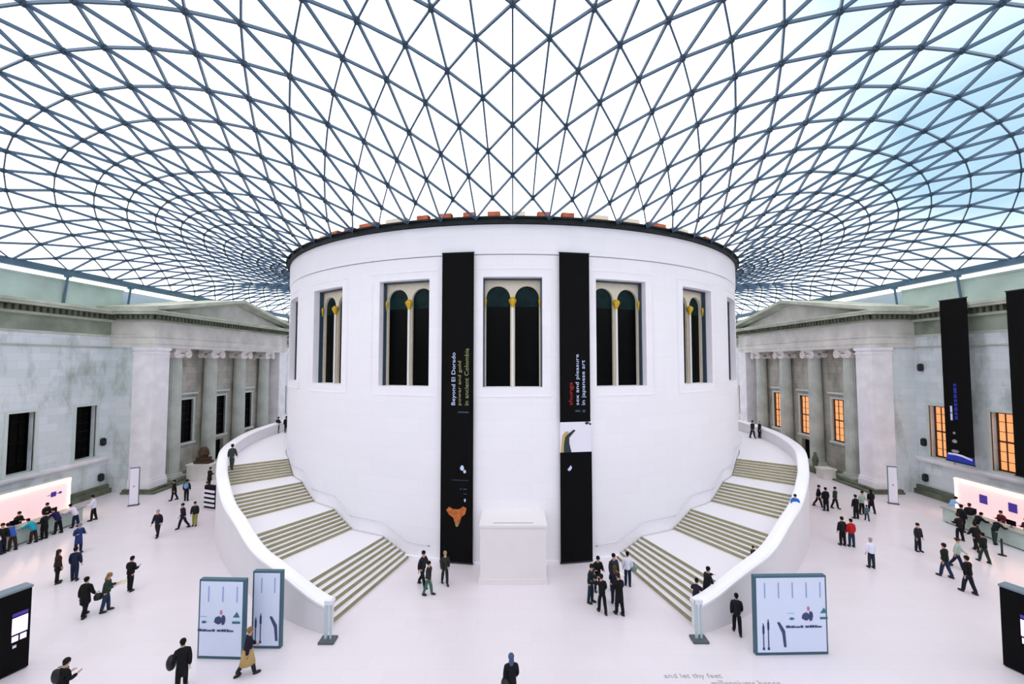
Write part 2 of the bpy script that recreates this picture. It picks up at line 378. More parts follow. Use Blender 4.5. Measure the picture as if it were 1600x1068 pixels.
def make_window(parent, s, X, y, lit, z0=WZ0, z1=WZ1, hw=WHW, hood=False, back=.5):
    def bx(mb, x0, x1, y0, y1, za, zb, m=0):
        mb.box((min(s*x0, s*x1), y0, za), (max(s*x0, s*x1), y1, zb), m)
    fr = MB(); e = .22
    bx(fr, X-.1, X+.08, y-hw-e, y-hw, z0, z1+e); bx(fr, X-.1, X+.08, y+hw, y+hw+e, z0, z1+e); bx(fr, X-.1, X+.08, y-hw, y+hw, z1, z1+e)
    bx(fr, X-.22, X+.08, y-hw-e-.1, y+hw+e+.1, z0-.22, z0)
    if hood: bx(fr, X-.3, X+.05, y-hw-e-.15, y+hw+e+.15, z1+.55, z1+.72)
    fo = fr.build('window', M['surround'], parent)
    p = MB(); bx(p, X+back, X+back+.05, y-hw, y+hw, z0, z1)
    p.build('window_pane', M['winlit'] if lit else M['glassdark'], fo)
    q = MB(); b0, b1 = X+back-.07, X+back
    fw = .12
    for (a, b, c, d) in ((y-hw, y-hw+fw, z0, z1), (y+hw-fw, y+hw, z0, z1), (y-hw, y+hw, z0, z0+fw), (y-hw, y+hw, z1-fw, z1), (y-hw, y+hw, (z0+z1)/2-.06, (z0+z1)/2+.06)):
        bx(q, b0, b1, a, b, c, d)
    for k in (1, 2):
        yy = y-hw+2*hw*k/3; bx(q, b0+.02, b1, yy-.035, yy+.035, z0, z1)
    for k in (1, 2, 4, 5):
        zz = z0+(z1-z0)*k/6; bx(q, b0+.03, b1, y-hw, y+hw, zz-.02, zz+.02)
    q.build('window_sash', M['winframe'] if lit else M['glassdark'], fo)
    return fo
WW = make_wall('west'); WE = make_wall('east')
for (nm, y0, y1) in (('wall_south', -50, -48.6), ('wall_north', 51.6, 52.6)):
    mb = MB(); mb.box((-41, y0, 0), (41, y1, 18.4)); tag(mb.build(nm, M['stonex']), kind='structure')

# ------------------------------------------------------------------ ceiling: glass and steel net
ceil = empty('ceiling', (0, 0, 0), kind='structure')
def member(mb, a, b, na, nb, w, h, m=0):
    d = (b-a); n = (na+nb).normalized(); sd = d.cross(n).normalized()*w/2
    P = [a-sd-na*h, a+sd-na*h, a+sd, a-sd, b-sd-nb*h, b+sd-nb*h, b+sd, b-sd]; n0 = len(mb.v); mb.v += [tuple(p) for p in P]
    for q in ((0, 1, 2, 3), (7, 6, 5, 4), (0, 4, 5, 1), (1, 5, 6, 2), (2, 6, 7, 3), (3, 7, 4, 0)): mb.f.append(tuple(n0+k for k in q)); mb.m.append(m)
mb = MB()
for (a, b) in sorted(edges):
    if a[1] == b[1]: continue
    member(mb, ND[a], ND[b], nrm[a], nrm[b], .068, min(.15, .075*(ND[a]-ND[b]).length))
lat = mb.build('steel_lattice', M['steel'], ceil)
mb = MB()
for k in sorted(ND):
    if k[1] in (0, NR): continue
    p, n = ND[k], nrm[k]; mb.tube([p-n*.19, p-n*.0+n*.02], .105, 8)
mb.build('lattice_nodes', M['node'], ceil)['kind'] = 'stuff'
mb = MB()
for a, b, c in tris: mb.poly([ND[a]+nrm[a]*.06, ND[b]+nrm[b]*.06, ND[c]+nrm[c]*.06])
mb.build('roof_glass', M['glass'], ceil)
mb = MB()
def beam(a, b, w, h): member(mb, Vector(a), Vector(b), Vector((0, 0, 1)), Vector((0, 0, 1)), w, h)
for s in (-1, 1): beam((s*BX, -CS, ZE+.08), (s*BX, CN, ZE+.08), .42, .5)
beam((-BX, -CS, ZE+.05), (BX, -CS, ZE+.05), .32, .36); beam((-BX, CN, ZE+.05), (BX, CN, ZE+.05), .32, .36)
mb.build('edge_beam', M['beam'], ceil)
for s in (-1, 1):
    y = -47.
    while y < 50:
        if not (PY0+2.5 < y < PY1-1.5):
            q = MB(); q.tube([(s*(BX+.3), y, 16.3), (s*(BX+.02), y, ZE-.42)], .09, 8); q.box((min(s*(BX-.2), s*(BX+.25)), y-.12, ZE-.56), (max(s*(BX-.2), s*(BX+.25)), y+.12, ZE-.42))
            q.build('roof_bearing', M['beam'], ceil)
        y += 5.75

# ------------------------------------------------------------------ drum
def pol(r, a, z): return (r*math.sin(a), -r*math.cos(a), z)
rot = empty('rotunda', (0, 0, 0), label='large round white limestone drum with twin-arched windows at the centre of the court', cat='building')
RD = 22.0; D2 = math.pi/180
mb = MB(); hwA = 1.78/RD
WA = [k*18*D2 for k in range(-10, 10)]
holes = [(a-hwA, a+hwA, 10.2, 16.78) for a in WA]
def f(u, z, d):
    a0 = round(u/(18*D2))*18*D2; p = pol(RD, u, z); return (p[0]-d*math.sin(a0), p[1]+d*math.cos(a0), z)
grid_wall(mb, [k*2*D2 for k in range(-95, 86)], [0, 5, 10, 18.1], [h for h in holes], f, .85)
dw = mb.build('drum_wall', M['drum'], rot)
def ring(mb, r0, r1, z0, z1, a0=-math.pi, a1=math.pi, n=180, m=0):
    for k in range(n):
        a, b = a0+(a1-a0)*k/n, a0+(a1-a0)*(k+1)/n
        mb.quad(pol(r1, a, z0), pol(r1, b, z0), pol(r1, b, z1), pol(r1, a, z1), m)
        mb.quad(pol(r0, a, z0), pol(r0, b, z0), pol(r0, b, z1), pol(r0, a, z1), m)
        mb.quad(pol(r0, a, z1), pol(r0, b, z1), pol(r1, b, z1), pol(r1, a, z1), m)
        mb.quad(pol(r0, a, z0), pol(r0, b, z0), pol(r1, b, z0), pol(r1, a, z0), m)
mb = MB(); ring(mb, 21.6, 22.06, 18.16, 19.93); mb.build('drum_fascia', M['drum'], rot)
mb = MB(); ring(mb, 21.6, 21.94, 18.08, 18.17); ring(mb, 21.6, 22.0, 19.92, 19.98); mb.build('shadow_joint', M['groove'], rot)
mb = MB(); ring(mb, 22.0, 22.28, 19.97, 20.3); ring(mb, 21.9, 22.4, 20.24, 20.34); mb.build('ring_gutter', M['gutter'], rot)
mb = MB(); ring(mb, 20.8, 21.15, 20.0, 20.6); mb.build('gutter_lining', M['gutter'], rot)
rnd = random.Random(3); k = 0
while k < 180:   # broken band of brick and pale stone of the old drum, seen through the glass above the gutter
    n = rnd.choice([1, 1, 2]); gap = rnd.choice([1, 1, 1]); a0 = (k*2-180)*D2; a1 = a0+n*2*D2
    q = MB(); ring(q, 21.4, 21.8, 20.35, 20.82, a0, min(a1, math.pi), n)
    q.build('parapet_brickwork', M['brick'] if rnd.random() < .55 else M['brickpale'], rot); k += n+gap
mb = MB(); ring(mb, 21.9, 22.14, 0, .16); mb.build('base_kerb', M['drum_trim'], rot)
# one twin-arched window in its own frame (x across, y outward, z up), then copied round the drum
def arch_panel():
    mb = MB(); hw, top = 1.95, 6.58; aw = .74; cx = (-.885, .885); spr = 5.42; y = 0.
    th = .18
    def arc(c, n=12): return [(c+aw*math.cos(math.pi*k/n), spr+aw*math.sin(math.pi*k/n)) for k in range(n+1)]
    # spandrel strips per column of the arch
    for c, lo, hi in ((cx[0], -hw, 0), (cx[1], 0, hw)):
        pts = arc(c)
        for k in range(len(pts)-1):
            (xa, za), (xb, zb) = pts[k], pts[k+1]
            mb.quad((xa, 0, za), (xb, 0, zb), (xb, 0, top), (xa, 0, top)); mb.quad((xa, 0, za), (xb, 0, zb), (xb, th, zb), (xa, th, za))
        mb.quad((lo, 0, 0), (c-aw, 0, 0), (c-aw, 0, top), (lo, 0, top)); mb.quad((c+aw, 0, 0), (hi, 0, 0), (hi, 0, top), (c+aw, 0, top))
        mb.quad((c-aw, 0, 0), (c-aw, th, 0), (c-aw, th, spr), (c-aw, 0, spr)); mb.quad((c+aw, 0, 0), (c+aw, th, 0), (c+aw, th, spr), (c+aw, 0, spr))
    return mb
first = empty('window', (0, 0, 0)); first.parent = rot; first['label'] = 'deep window with two dark round-headed lights'
fm = arch_panel(); fo = fm.build('arched_frame', M['cream'], first)
q = MB()
for c in (-.885, .885): q.box((c-.76, .19, 0), (c+.76, .22, 4.9))
q.build('window_glass', M['glassdark'], first)
q = MB()
for c in (-.885, .885): q.box((c-.76, .19, 4.9), (c+.76, .22, 6.4))
q.build('fanlight_glass', M['glassteal'], first)
q = MB(); q.tube([(0, -.12, 0), (0, -.12, 5.0)], .085, 10); q.build('colonnette', M['colwhite'], first)
for xx, w in ((0, 1.), (-1.66, .35), (1.66, .35)):
    q = MB(); q.lathe([(.09*w, 0), (.11*w, .12), (.19*w, .25), (.26*w, .42), (.22*w, .5), (.12*w, .62)], (xx, -.12, 4.82), 10); q.build('gilt_capital', M['gold'], first)
q = MB()
for s in (-1, 1): q.box((min(s*1.70, s*1.775), -.30, 0), (max(s*1.70, s*1.775), -.04, 6.55))
q.box((-1.775, -.30, 6.5), (1.775, -.04, 6.57)); q.build('glazing_edge', M['glazedge'], first)
def place_win(w, a):
    w.location = pol(RD-.80, a, 10.2); w.rotation_euler = (0, 0, a)
for k, a in enumerate(WA):
    w = first if k == 0 else copy_tree(first, rot)
    place_win(w, a)
# raised pale surround lines of each opening
for a in WA[6:15]:
    q = MB(); e = .05/RD
    for (u0, u1, z0, z1) in ((a-hwA-12*e, a-hwA-11*e, 9.7, 17.3), (a+hwA+11*e, a+hwA+12*e, 9.7, 17.3), (a-hwA-11*e, a+hwA+11*e, 17.25, 17.3), (a-hwA-11*e, a+hwA+11*e, 9.62, 9.72)):
        for kk in range(4):
            ua, ub = u0+(u1-u0)*kk/4, u0+(u1-u0)*(kk+1)/4
            q.quad(pol(22.03, ua, z0), pol(22.03, ub, z0), pol(22.03, ub, z1), pol(22.03, ua, z1))
            q.quad(pol(22.0, ua, z1), pol(22.0, ub, z1), pol(22.03, ub, z1), pol(22.03, ua, z1)); q.quad(pol(22.0, ua, z0), pol(22.0, ub, z0), pol(22.03, ub, z0), pol(22.03, ua, z0))
    q.build('window_surround', M['drum_trim'], rot)
# stone block at the foot of the drum
mb = MB(); mb.box((-1.72, -24.2, 0), (1.78, -21.7, 3.05)); mb.box((-1.78, -24.26, 0), (1.84, -21.7, .28)); mb.box((-1.77, -24.25, 2.93), (1.83, -21.65, 3.06))
blk = mb.build('stone_block', M['plinth']); tag(blk, 'plain pinkish beige stone block standing against the drum between the two banners', 'plinth')
mb = MB(); mb.box((-1.05, -23.95, 3.055), (1.1, -23.87, 3.066)); mb.build('carved_inscription', M['groove'], blk)

# ------------------------------------------------------------------ staircases
FL = [(16.3, 20.9), (27.9, 32.2), (38.9, 43.8), (49.8, 53.9)]; RIN = 22.05
PA = [16.0, 21, 26, 30, 36, 42, 49, 56, 67, 80, 125]; PR = [29.5, 29.15, 28.65, 28.25, 27.7, 27.3, 26.9, 26.55, 26.15, 26.0, 26.0]; PT = [1.05, 2.0, 2.35, 3.0, 3.35, 4.0, 4.35, 4.95, 5.05, 5.05, 5.05]
def rout(a): return float(np.mean([np.interp(a+k, PA, PR) for k in (-3, -2, -1, 0, 1, 2, 3)]))
def pz(a): return float(np.mean([pz0(a+k) for k in (-2.4, -1.6, -.8, 0, .8, 1.6, 2.4)]))
def pz0(a):
    return float(np.interp(a, [16, 21, 27.9, 32.2, 38.9, 43.8, 49.8, 54, 125], [1.08, 1.95, 2.2, 2.95, 3.2, 3.98, 4.2, 4.98, 5.05]))
def stair(s, label):
    st = empty('staircase', pol(25, s*16.3*D2, 0), label=label, cat='staircase'); off = Vector(st.location)
    def P(r, a, z): return Vector(pol(r, s*a*D2, z))-off
    def slab(mb, a0, a1, z0, z1, mt=1, mr=0, inset=.6, n=1):
        for k in range(n):
            a, b = a0+(a1-a0)*k/n, a0+(a1-a0)*(k+1)/n; ra, rb = rout(a)-inset, rout(b)-inset
            mb.quad(P(RIN, a, z1), P(RIN, b, z1), P(rb, b, z1), P(ra, a, z1), mt)
            mb.quad(P(RIN, a, z0), P(RIN, b, z0), P(rb, b, z0), P(ra, a, z0), mr)
            mb.quad(P(RIN, a, z0), P(RIN, b, z0), P(RIN, b, z1), P(RIN, a, z1), mr); mb.quad(P(ra, a, z0), P(rb, b, z0), P(rb, b, z1), P(ra, a, z1), mr)
        for a in (a0, a1): r = rout(a)-inset; mb.quad(P(RIN, a, z0), P(r, a, z0), P(r, a, z1), P(RIN, a, z1), mr)
    h = 1/7
    for fi, (a0, a1) in enumerate(FL):
        da = (a1-a0)/6
        for k in range(6):
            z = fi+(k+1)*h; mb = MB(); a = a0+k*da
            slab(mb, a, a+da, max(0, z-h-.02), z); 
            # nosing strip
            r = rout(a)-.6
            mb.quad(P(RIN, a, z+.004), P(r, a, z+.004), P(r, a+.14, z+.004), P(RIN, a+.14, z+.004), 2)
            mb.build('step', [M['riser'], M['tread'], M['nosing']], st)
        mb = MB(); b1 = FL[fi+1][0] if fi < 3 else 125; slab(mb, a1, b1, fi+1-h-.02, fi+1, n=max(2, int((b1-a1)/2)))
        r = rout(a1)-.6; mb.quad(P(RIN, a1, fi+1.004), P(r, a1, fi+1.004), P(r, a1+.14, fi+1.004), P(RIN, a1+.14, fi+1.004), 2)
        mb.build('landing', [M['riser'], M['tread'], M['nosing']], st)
    mb = MB(); A = [16+k*1.0 for k in range(110)]
    for k in range(len(A)-1):
        a, b = A[k], A[k+1]; ra, rb = rout(a), rout(b); za, zb = pz(a)-.1, pz(b)-.1
        for (d0) in (0, -.6): mb.quad(P(ra+d0, a, 0), P(rb+d0, b, 0), P(rb+d0, b, zb), P(ra+d0, a, za))
        mb.quad(P(ra, a, za), P(rb, b, zb), P(rb-.6, b, zb), P(ra-.6, a, za))
    for a in (A[0], A[-1]): r = rout(a); mb.quad(P(r, a, 0), P(r-.6, a, 0), P(r-.6, a, pz(a)-.1), P(r, a, pz(a)-.1))
    mb.build('parapet', M['parapet'], st)
    mb = MB(); prof = [(-.64, -.1), (-.64, .0), (-.55, .07), (-.3, .1), (-.05, .07), (.04, 0), (.04, -.1)]
    A2 = [15.9+k*1.0 for k in range(110)]
    for k in range(len(A2)-1):
        a, b = A2[k], A2[k+1]
        for q in range(len(prof)-1):
            (d0, z0), (d1, z1) = prof[q], prof[q+1]
            mb.quad(P(rout(a)+d0, a, pz(a)+z0), P(rout(b)+d0, b, pz(b)+z0), P(rout(b)+d1, b, pz(b)+z1), P(rout(a)+d1, a, pz(a)+z1))
    a = A2[0]; mb.poly([P(rout(a)+d, a, pz(a)+z) for d, z in prof])
    mb.build('coping', M['coping'], st, smooth=False)
    def sz(a): return float(np.interp(a, [13.5, 16.3, 20.9, 27.9, 32.2, 38.9, 43.8, 49.8, 53.9, 125], [0, 0.05, 1, 1, 2, 2, 3, 3, 4, 4]))
    mb = MB(); mb.tube([P(22.2, a, sz(a)+.95) for a in [12.6+k*.7 for k in range(90)]], .035, 6); mb.build('handrail', M['rail'], st)
    for a in (13, 20.9, 27.9, 32.2, 38.9, 43.8, 49.8, 53.9):
        q = MB(); q.tube([P(22.02, a, sz(a)+.8), P(22.2, a, sz(a)+.93)], .03, 6); q.build('rail_bracket', M['lamp'] if a == 13 else M['rail'], st)
    # ledge along the drum that hides the ends of the steps
    return st
stair(-1, 'pale stone staircase curving up around the left side of the drum')
stair(1, 'pale stone staircase curving up around the right side of the drum')

# ------------------------------------------------------------------ porticoes
def portico(s, side, lit):
    XF = 32.6
    po = empty('portico', (s*XF, PC, 0), label='%s stone portico with four ionic columns under a low pediment, against the %s wall' % (('left', 'left') if s < 0 else ('right', 'right')), cat='portico')
    off = Vector((s*XF, PC, 0))
    class PM(MB):
        def b(q, x0, x1, y0, y1, z0, z1, m=0):
            MB.box(q, (min(s*x0, s*x1)-off.x, y0-off.y, z0), (max(s*x0, s*x1)-off.x, y1-off.y, z1), m)
    # back wall with three windows and door
    bays = [-2.35, 2.75, 7.8]
    XB = 34.3; mb = PM(); hl = [(y-.95, y+.95, 3.3, 7.75) for y in bays]+[(2.75-.9, 2.75+.9, 0.4, 2.7)]
    grid_wall(mb, [PY0+.5, PY1-.5], [0, 13], hl, lambda u, z, d: (s*(XB+d)-off.x, u-off.y, z), .5)
    mb.b(XB+.5, XB+1, PY0+.5, PY1-.5, 0, 13); mb.build('back_wall', M['back'], po)
    mb = PM(); mb.b(XB+.42, XB+.48, 1.8, 3.7, .4, 2.75); mb.b(XB+.38, XB+.44, 2.70, 2.80, .4, 2.7); mb.build('door', M['glassdark'], po)
    for y in bays:
        w = make_window(po, s, XB, y, lit, 3.3, 7.75, .95, hood=True, back=.2); w.location = -off
    # side returns
    mb = PM()
    mb.b(34.4, XW+.2, PY0+.15, PY0+.6, 0, 13); mb.build('side_wall', M['stonex'], po)
    mb = PM(); mb.b(34.4, XW+.2, PY1-.6, PY1-.15, 0, 13); mb.build('side_wall', M['stonex'], po)
    for (a, b) in ((PY0, PY0+1.8), (PY1-1.8, PY1)):
        mb = PM(); mb.b(XF, 34.45, a, b, .0, 12.45); q = mb; q.b(XF-.12, 34.5, a-.1, b+.1, 0, .9); q.b(XF-.06, 34.5, a-.06, b+.06, .9, 1.15)
        q.b(XF-.05, 34.5, a-.05, b+.05, 12.4, 12.55); q.b(XF-.1, 34.5, a-.1, b+.1, 12.75, 13.0); q.b(XF, 34.45, a, b, 12.5, 12.8)
        q.build('anta', M['stone_light'], po)
    mb = PM(); mb.b(XF-.9, XF+2.1, PY0-.5, PY1+.5, 0, .16); mb.b(XF-.45, XF+2.1, PY0-.35, PY1+.35, .16, .34); mb.build('platform', M['stone_dark'], po)
    # columns
    cp = None
    for y in (-4.85, .2, 5.25, 10.3):
        if cp is None:
            mod = lambda k: 1.0 if k % 2 else .97
            q = MB(); q.lathe([(.70, .75), (.69, 2), (.67, 6), (.62, 11), (.60, 12.1), (.64, 12.2)], (0, 0, 0), 40, mod=mod)
            c = q.build('column', M['column'], po, loc=(s*(XF+1.05)-off.x, y-off.y, 0))
            q = MB(); q.box((-.98, -.98, .3), (.98, .98, .45)); q.lathe([(.95, .45), (1.0, .52), (.95, .6), (.84, .63), (.86, .69), (.9, .72), (.8, .78)], (0, 0, 0), 28); q.build('column_base', M['column'], c)
            q = MB(); q.box((-.85, -.95, 12.82), (.85, .95, 13.0)); q.box((-.66, -.74, 12.6), (.66, .74, 12.82)); q.lathe([(.66, 12.1), (.78, 12.35), (.7, 12.5)], (0, 0, 0), 24)
            for xx in (-1, 1):
                for yy in (-1, 1):
                    cyy = yy*.74; q.tube([(xx*.82, cyy, 12.47), (xx*.3, cyy, 12.47)], [.39, .3], 16)
                    # raised scroll
                    for r0, w0 in ((.36, .05), (.2, .04), (.07, .06)):
                        q.tube([(xx*.84, cyy+r0*math.cos(t_), 12.47+r0*math.sin(t_)) for t_ in [2*math.pi*k/14 for k in range(15)]], w0, 5)
            q.build('capital', M['volute'], c); cp = c
        else:
            c = copy_tree(cp, po); c.location = (s*(XF+1.05)-off.x, y-off.y, 0)
    mb = PM(); mb.b(XF, XW+.3, PY0, PY1, 13.0, 13.35); mb.b(XF-.05, XW+.3, PY0-.05, PY1+.05, 13.35, 13.98); mb.b(XF-.14, XW+.3, PY0-.14, PY1+.14, 13.98, 14.12); mb.build('architrave', M['stone_plain'], po)
    mb = PM(); mb.b(XF, XW+.3, PY0, PY1, 14.12, 15.35); mb.build('frieze', M['stone_plain'], po)
    mb = PM(); mb.b(XF-.12, XW+.3, PY0-.12, PY1+.12, 15.35, 15.55); mb.b(XF-.95, XW+.3, PY0-.95, PY1+.95, 15.98, 16.2); mb.b(XF-1.05, XW+.3, PY0-1.05, PY1+1.05, 16.2, 16.33); mb.build('cornice', M['stone_cornice'], po)
    mb = PM(); mb.b(XF-.3, XW+.3, PY0-.3, PY1+.3, 15.55, 15.98)
    y = PY0-.3
    while y < PY1+.2: mb.b(XF-.62, XF-.2, y, y+.22, 15.56, 15.96); y += .45
    x = XF-.2
    while x < XW-.5: mb.b(x, x+.22, PY0-.62, PY0-.2, 15.56, 15.96); x += .45
    mb.build('dentil_band', M['stone_dark'], po)
    fp = lambda p, w: (s*w-off.x, p[0]-off.y, p[1])
    ye = PY1-PC+1.05; ap = 18.95
    mb = PM(); mb.prism([(PC-ye+1.6, 16.33), (PC+ye-1.6, 16.33), (PC, 18.35)], fp, XF+.1, XW+.5); mb.build('tympanum', M['stone_plain'], po)
    mb = PM()
    for sg in (-1, 1):
        mb.prism([(PC+sg*ye, 16.33), (PC, ap-.32), (PC, ap), (PC+sg*ye, 16.65)], fp, XF-1.05, XW+1.2)
        mb.prism([(PC+sg*(ye-1.), 16.33), (PC, ap-.62), (PC, ap-.32), (PC+sg*ye, 16.33)], fp, XF-.4, XW+1.)
    mb.build('raking_cornice', M['stone_cornice'], po)
    return po
portico(-1, 'west', False); portico(1, 'east', True)

# ------------------------------------------------------------------ banners
def panel_frame(origin, right, up):
    """matrix mapping local (x right, y up, z toward viewer) to world"""
    r = Vector(right).normalized(); u = Vector(up).normalized(); n = r.cross(u)
    return Matrix(((r.x, u.x, n.x, origin[0]), (r.y, u.y, n.y, origin[1]), (r.z, u.z, n.z, origin[2]), (0, 0, 0, 1)))
ROT90 = Matrix.Rotation(math.pi/2, 4, 'Z')
def flat(name, pts, m, par, z=.012, th=.006):
    q = MB(); q.prism(pts, lambda p, w: (p[0], p[1], w), z, z+th); return q.build(name, m, par)
def rect(x0, x1, y0, y1): return [(x0, y0), (x1, y0), (x1, y1), (x0, y1)]
def blob(cx, cy, rx, ry, n=14, j=.15, seed=1):
    r = random.Random(seed); return [(cx+rx*math.cos(2*math.pi*k/n)*(1+r.uniform(-j, j)), cy+ry*math.sin(2*math.pi*k/n)*(1+r.uniform(-j, j))) for k in range(n)]
def up_text(par, name, body, x, y0, y1, h, m):
    return text_mesh(name, body, y1-y0, h, Matrix.Translation((x+h/2, y0, .012)) @ ROT90, m, par)
def banner(ang, w, z0, z1, label):
    a = ang*D2; o = empty('banner', pol(22.2, a, 0), label=label, cat='banner', group=None)
    # local frame: empty rotated so local x = right, y = up, z = outward
    o.rotation_euler = (math.pi/2, 0, a)
    return o
bl = banner(-8.47, 1.95, .12, 18.2, 'long black banner hung left of the central window, with white and gold lettering')
q = MB(); q.box((-.975, .12, -.02), (.975, 18.2, .01)); q.build('banner_cloth', M['black'], bl)
q = MB(); q.box((-1.0, .05, -.03), (1.0, .12, .03)); q.build('banner_batten', M['black_side'], bl); q = MB(); q.box((-1.0, 18.2, -.03), (1.0, 18.26, .03)); q.build('banner_batten', M['black_side'], bl)
up_text(bl, 'lettering', 'Beyond El Dorado', -.2, 9.15, 12.25, .30, M['txtwhite'])
up_text(bl, 'lettering', 'power and gold', .16, 9.15, 11.75, .26, M['txtolive'])
up_text(bl, 'lettering', 'in ancient Colombia', .56, 9.15, 12.5, .26, M['txtgreen'])
flat('small_print', rect(.05, .7, 8.7, 8.78), M['txtdim'], bl)
flat('sponsor_mark', blob(.32, 5.5, .11, .16, seed=2), M['txtwhite'], bl); flat('sponsor_mark', blob(.48, 5.3, .08, .1, seed=3), M['txtwhite'], bl)
flat('small_print', rect(-.3, .72, 4.78, 4.81), M['txtdim'], bl); flat('small_print', rect(.2, .3, 4.26, 4.32), M['txtdim'], bl); flat('small_print', rect(.4, .6, 4.26, 4.32), M['txtdim'], bl); flat('small_print', rect(.4, .6, 4.0, 4.04), M['txtdim'], bl)
flat('small_print', blob(.5, 3.65, .05, .1), M['txtwhite'], bl)
flat('gold_pendant_print', [(-.62, 3.05), (-.45, 3.25), (-.2, 3.12), (.15, 3.12), (.4, 3.3), (.6, 3.2), (.5, 2.85), (.3, 2.7), (.2, 2.35), (.05, 2.2), (-.1, 2.35), (-.2, 2.65), (-.45, 2.8)], M['orange'], bl)
flat('gold_pendant_print', blob(.03, 2.25, .1, .12, seed=9), M['txtolive'], bl)
br_ = banner(9.6, 1.9, .12, 18.2, 'black banner right of the central window, cut by a white band with a figure')
q = MB(); q.box((-.93, 8.16, -.02), (.93, 18.2, .01)); q.box((-.93, .12, -.02), (1.0, 6.4, .01)); q.build('banner_cloth', M['black'], br_)
q = MB(); q.box((-.93, 6.4, -.02), (.97, 8.16, .01)); q.build('banner_white_band', M['paleprint'], br_)
q = MB(); q.box((-.96, .05, -.03), (1.0, .12, .03)); q.build('banner_batten', M['black_side'], br_); q = MB(); q.box((-.96, 18.2, -.03), (.96, 18.26, .03)); q.build('banner_batten', M['black_side'], br_)
up_text(br_, 'lettering', 'shunga', -.24, 9.15, 10.5, .30, M['txtred'])
up_text(br_, 'lettering', 'sex and pleasure', .16, 9.15, 12.15, .28, M['txtwhite'])
up_text(br_, 'lettering', 'in japanese art', .54, 9.15, 11.8, .28, M['txtwhite'])
flat('small_print', rect(0, .3, 8.75, 8.85), M['txtdim'], br_); flat('small_print', rect(.45, .62, 8.72, 8.86), M['txtdim'], br_)
flat('figure_print', [(-.9, 6.4), (-.85, 7.0), (-.8, 7.4), (-.6, 7.62), (-.4, 7.6), (-.55, 7.3), (-.6, 6.9), (-.5, 6.4)], M['ochre'], br_, .012)
flat('figure_print', [(-.72, 6.4), (-.7, 6.95), (-.62, 7.3), (-.42, 7.5), (-.1, 7.72), (.0, 7.66), (-.2, 7.45), (-.38, 7.25), (-.38, 6.9), (-.25, 6.4)], M['darkprint'], br_, .02)
flat('leaf_print', blob(.7, 8.06, .12, .09, seed=5, j=.4), M['darkprint'], br_); flat('leaf_print', blob(.9, 8.02, .07, .06, seed=6, j=.4), M['darkprint'], br_)
flat('sponsor_mark', [(-.5, 5.4), (-.3, 5.65), (-.22, 5.5), (-.32, 5.35), (-.42, 5.32)], M['txtwhite'], br_)
def wall_banner(y0, y1, label, blue):
    o = empty('banner', (35.45, (y0+y1)/2, 0), label=label, cat='banner'); o.rotation_euler = (math.pi/2, 0, -math.pi/2)
    w = abs(y1-y0)/2
    q = MB(); q.box((-w, 3.75, -.02), (w, 16.7, .01)); q.build('banner_cloth', M['black'], o)
    q = MB(); q.box((-w-.05, 16.7, -.04), (w+.05, 16.78, .04)); q.build('banner_batten', M['black_side'], o); q = MB(); q.box((-w-.05, 3.67, -.04), (w+.05, 3.75, .04)); q.build('banner_batten', M['black_side'], o)
    for xx in (-w+.1, w-.1):
        q = MB(); q.tube([(xx, 16.25, 0), (xx, 16.25, -.085)], .05, 6); q.build('banner_bracket', M['black_side'], o)
    if blue:
        q = MB()
        rr_ = random.Random(4); zz = 7.1
        while zz < 9.9:
            l = rr_.uniform(.2, .5); q.box((-.25, zz, .012), (-.02, min(zz+l, 9.95), .018)); zz += l+.08
        q.build('blue_lettering', M['txtblue'], o)
        q = MB(); q.box((-.58, 7.0, .012), (-.42, 7.55, .018)); q.box((-.58, 7.62, .012), (-.42, 8.15, .018)); q.build('white_lettering', M['txtwhite'], o)
        for k, (yy, rx, ry) in enumerate(((6.0, .1, .1), (5.35, .2, .14), (4.55, .3, .12))): flat('object_print', blob(-.35, yy, rx, ry, seed=k+3), M['txtgrey'], o)
        flat('blue_print_band', rect(-w+.02, w-.02, 3.77, 4.3), M['bluestrip'], o); flat('white_print_wave', [(-.9, 4.2), (-.3, 4.25), (.2, 4.2), (.9, 4.05), (.9, 4.18), (.2, 4.36), (-.3, 4.4), (-.9, 4.36)], M['board'], o, .02)
wall_banner(-14.2, -12.1, 'black banner with blue lettering hanging on the right wall beside the orange window', True)
wall_banner(-19.0, -16.85, 'black banner at the right edge of the photo, nearest the camera on the right wall', False)

